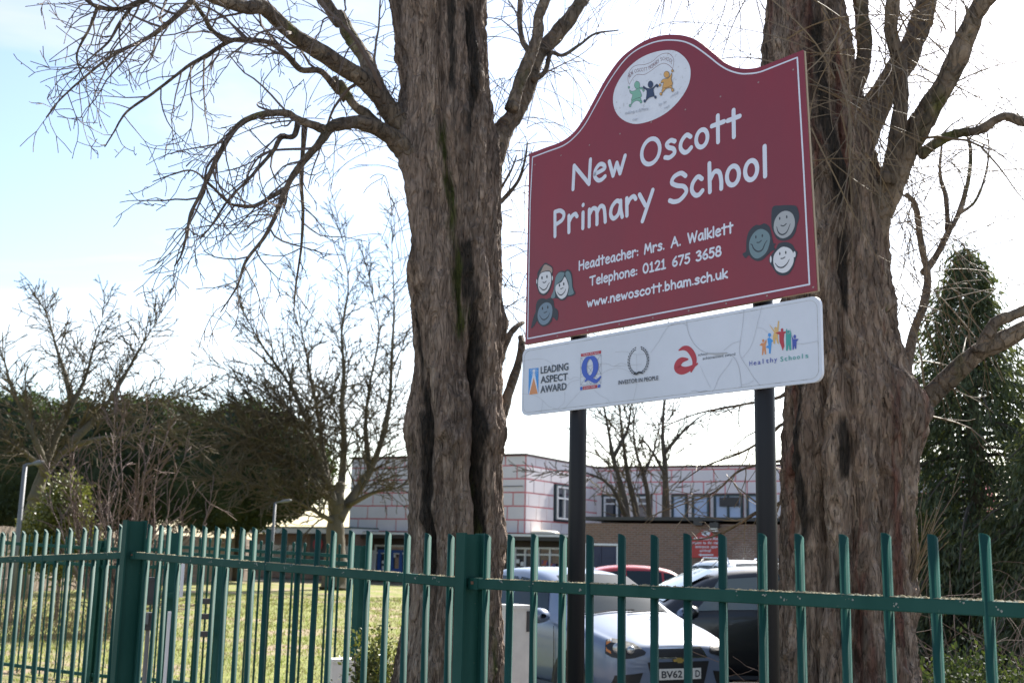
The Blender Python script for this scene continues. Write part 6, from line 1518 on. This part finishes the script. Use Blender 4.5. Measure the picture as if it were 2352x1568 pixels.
        for xh in (.92, -.38, -1.15):
            b = MB(); b.tube([P(xh, s*.872, .34), P(xh+.01, s*.874, .62), P(xh-.02, s*.862, .90)], .004, 4); b.build('door_gap', M['plastic'], root)
        b = MB(); b.tube([P(1.0, s*.85, .265), P(-1.0, s*.85, .265)], .045, 6); b.build('sill', M['plastic'], root)
        if rails:
            b = MB(); b.tube([P(.15, s*.55, 1.46), P(.05, s*.55, 1.545), P(-1.2, s*.55, 1.55), P(-1.35, s*.55, 1.47)], .02, 6); b.build('roof_rail', M['chrome'], root)
    for s in (-1, 1):
        b = MB(); b.add([P(-1.98, s*.62, .78), P(-1.9, s*.80, .78), P(-1.86, s*.80, 1.0), P(-1.93, s*.64, .98)], [(0, 1, 2, 3)]); b.build('tail_light', mat('tail_red', (.4, .02, .02), .3, coat=1.), root)
    if detail:
        b = MB(); pts = [(-.095, -.018), (-.035, -.018), (-.03, -.036), (.045, -.036), (.04, -.018), (.10, -.018), (.095, .018), (.035, .018), (.03, .036), (-.045, .036), (-.04, .018), (-.10, .018)]
        b.prism([(u*.92, v*.9) for u, v in pts], lambda u, v, t: on_body(u, .615+v, t), .006, .018, 0); b.build('badge_edge', M['chrome'], root)
        b = MB(); b.prism([(u*.74, v*.68) for u, v in pts], lambda u, v, t: on_body(u, .615+v, t), .015, .023); b.build('badge', M['gold'], root)
        for tx, ya, yb in (('BV62', -.235, .02), ('D', .185, .245)):
            Vt, Ft, _ = font_mesh(tx, .02); b = MB(); b.add([on_body(ya+(yb-ya)*u, .446+v*.068, .034) for u, v in Vt], Ft); b.build('plate_lettering', M['ink'], root)
        for pts in ([(1.02, -.55, 1.0), (.98, -.2, 1.035), (.965, .12, 1.045)], [(1.03, .0, 1.02), (.99, .3, 1.03), (.965, .52, 1.03)]):
            b = MB(); b.tube([P(x+.02, y, z+.025) for x, y, z in pts], .009, 5); b.build('wiper', M['plastic'], root)
        for y in (-.2, .2):
            b = MB(); b.lathe(P(1.2, y, .995), [(.012, 0), (.010, .012), (.003, .014)], 8); b.build('washer_jet', M['plastic'], root)
    return root
pc = AS(1699, 1665, 12.35); ya = math.atan2(-math.cos(R(27)), math.sin(R(27)))
cc = pc[:2]-2.03*np.array([math.cos(ya), math.sin(ya)])
car('silver_hatchback', 'silver blue hatchback facing the fence behind the left sign post', (cc[0], cc[1], 0), ya, paint('silver_blue', (.165, .21, .30)), detail=True)
car('black_car', 'black car side on, beside the silver hatchback and behind the right trunk', (2.85, 14.9, 0), math.pi+.12, paint('black_paint', (.012, .013, .016), .1), L=4.3, W=1.78, H=1.56, kind='suv', glass=mat('tinted_glass', (.10, .13, .13), .04, spec=.9, coat=.6))
wq = AS(1815, 1480, 21.5)
car('white_suv', 'white car with roof rails facing the fence behind the black car', (wq[0]+.95, 23.6, 0), -math.pi/2+.18, paint('white_paint', (.70, .71, .73), 0), L=4.4, W=1.82, H=1.60, kind='suv', rails=True)
rq = AS(1560, 1480, 24)
car('red_car', 'red hatchback parked against the brick block, rear end to the right', (rq[0]-.3, 25.2, 0), math.pi+.05, paint('red_paint', (.42, .02, .025), 0), L=3.7, W=1.66, H=1.46)
vq = AS(1990, 1400, 19); car('white_hatchback', 'pale car half hidden between the right sign post and tree trunk', (vq[0]+.6, 19.5, 0), math.pi-.1, paint('pale_paint', (.60, .64, .70), .1), L=4.2, W=1.75, H=1.64, kind='suv')

# ---------------------------------------------------------------- street furniture and small things
def lamp_post(lab, x, y0, Y, hx, hy):
    p = A(x, y0, Y); base = (p[0]-.01*Y/10, Y, 0); root = thing('lamp_post', lab, 'lamp post', base, 'lamp posts on the lawn')
    b = MB(); b.tube([base, (p[0], Y, p[2])], [.06, .045], 10); b.build('pole', M['alu'], root, smooth=True)
    q = A(hx, hy, Y); b = MB(); m_ = (np.array([p[0], Y, p[2]])+q)/2; d = q-np.array([p[0], Y, p[2]])
    b.tube([np.array([p[0], Y, p[2]]), q], .03, 6); b.build('arm', M['alu'], root)
    b = MB(); dn = d/np.linalg.norm(d); b.tube([p+dn*.15, p+dn*.25, q, q+dn*.08], [.03, .055, .055, .03], 8); b.build('lamp_head', M['alu'], root, smooth=True)
lamp_post('grey lamp post with short arm beside the leaning left tree', 58, 1067, 24., 92, 1062)
lamp_post('distant grey lamp post with flat head below the rounded evergreen', 632, 1154, 40., 664, 1149)
# red arched direction sign on the brick wall
u_, z_ = on_k(1622, 1250); sc_ = 40/FPX
ds_ = thing('direction_sign', 'small red arched direction sign with left arrow on the brick wall', 'sign', KB(u_, -.06, z_))
M['sign_red2'] = mat('direction_red', (.42, .035, .035), .5)
def KW(px, py, t): u, z = on_k(px, py); return KB(u, -.05-t, z)
out = [(1587, 1280), (1587, 1233), (1598, 1231), (1606, 1224), (1612, 1217), (1631, 1217), (1638, 1224), (1646, 1231), (1658, 1233), (1657, 1281)]
b = MB(); b.prism([(x, -y) for x, y in out], lambda x, y, t: KW(x, -y, t), 0, .03); b.build('board', M['sign_red2'], ds_)
b = MB(); b.prism(ell(1623, -1224, 10, 6.5), lambda x, y, t: KW(x, -y, t), .031, .036); b.prism(ell(1621, -1224, 3, 3), lambda x, y, t: KW(x, -y, t), .037, .040, 1); b.build('oval', [M['letter'], M['em_navy']], ds_)
for tx, x0, x1, y in (('All Visitors Must', 1594, 1653, 1239), ('report to the main', 1592, 1655, 1248.5), ('entrance upon', 1599, 1650, 1257.5), ('arrival', 1609, 1634, 1266.5)):
    wd_ = tx.split(); tot_ = sum(len(q)+1 for q in wd_)-1; xx = 0
    for q in wd_:
        xa, xb = x0+(x1-x0)*xx/tot_, x0+(x1-x0)*(xx+len(q))/tot_; xx += len(q)+1
        V, F, _ = font_mesh(q, .02); b = MB(); b.add([KW(xa+(xb-xa)*u, y-v*6.2, .036) for u, v in V], F); b.build('lettering', M['letter'], ds_)
b = MB(); b.prism([(1606, -1273), (1612, -1270), (1612, -1272), (1640, -1272), (1640, -1275), (1612, -1275), (1612, -1277)], lambda x, y, t: KW(x, -y, t), .031, .037); b.build('arrow', M['letter'], ds_)
# spider web between two pales
def on_fence(px, py): 
    h = line_hit(px, P1, P2); d = ray(px/1.08844, py/1.08844); k = h[1]/d[1]; return np.array([h[0], h[1], d[2]*k+EYE])
b = MB(); wc = (1858, 1395); rg = np.random.default_rng(3); spk = []
for k in range(22):
    a = 2*math.pi*k/22+rg.uniform(-.06, .06); rr_ = 30+rg.uniform(-3, 3); spk.append((a, rr_))
    b.tube([on_fence(*wc), on_fence(wc[0]+rr_*math.cos(a), wc[1]+rr_*1.25*math.sin(a))], .00008, 3, cap=False)
for ring in range(11):
    f = .2+ring*.075
    for k in range(22):
        (a, ra), (c, rc) = spk[k], spk[(k+1) % 22]; f1 = f+rg.uniform(-.008, .008)
        b.tube([on_fence(wc[0]+ra*f1*math.cos(a), wc[1]+ra*1.25*f1*math.sin(a)), on_fence(wc[0]+rc*f*math.cos(c), wc[1]+rc*1.25*f*math.sin(c))], .00008, 3, cap=False)
for x, y in ((1818, 1352), (1822, 1440), (1896, 1350), (1896, 1440)): b.tube([on_fence(*wc), on_fence(x, y)], .00008, 3, cap=False)
b.build('spider_web', mat('silk', (.8, .8, .8), .3, trans=.5), None, label='round spider web strung between two fence pales by the right sign post', category='spider web')
# bird in the middle tree
q = A(757, 912, YM); b = MB(); n = 10; V = []
for t, r, z in ((-.20, .01, .10), (-.12, .06, .06), (0, .10, 0), (.10, .085, -.02), (.17, .05, .03), (.22, .05, .09), (.27, .03, .10), (.31, .005, .09)): V += [q+np.array([t*.6+r*0, r*math.cos(a), t*.55+z*.3+r*math.sin(a)]) for a in np.arange(n)*2*math.pi/n]
b.add(V, [(i*n+j, i*n+(j+1) % n, (i+1)*n+(j+1) % n, (i+1)*n+j) for i in range(7) for j in range(n)])
b.build('bird', mat('feathers', (.09, .08, .08), .8), None, smooth=True, label='dark bird perched among the branches of the lawn tree', category='bird')
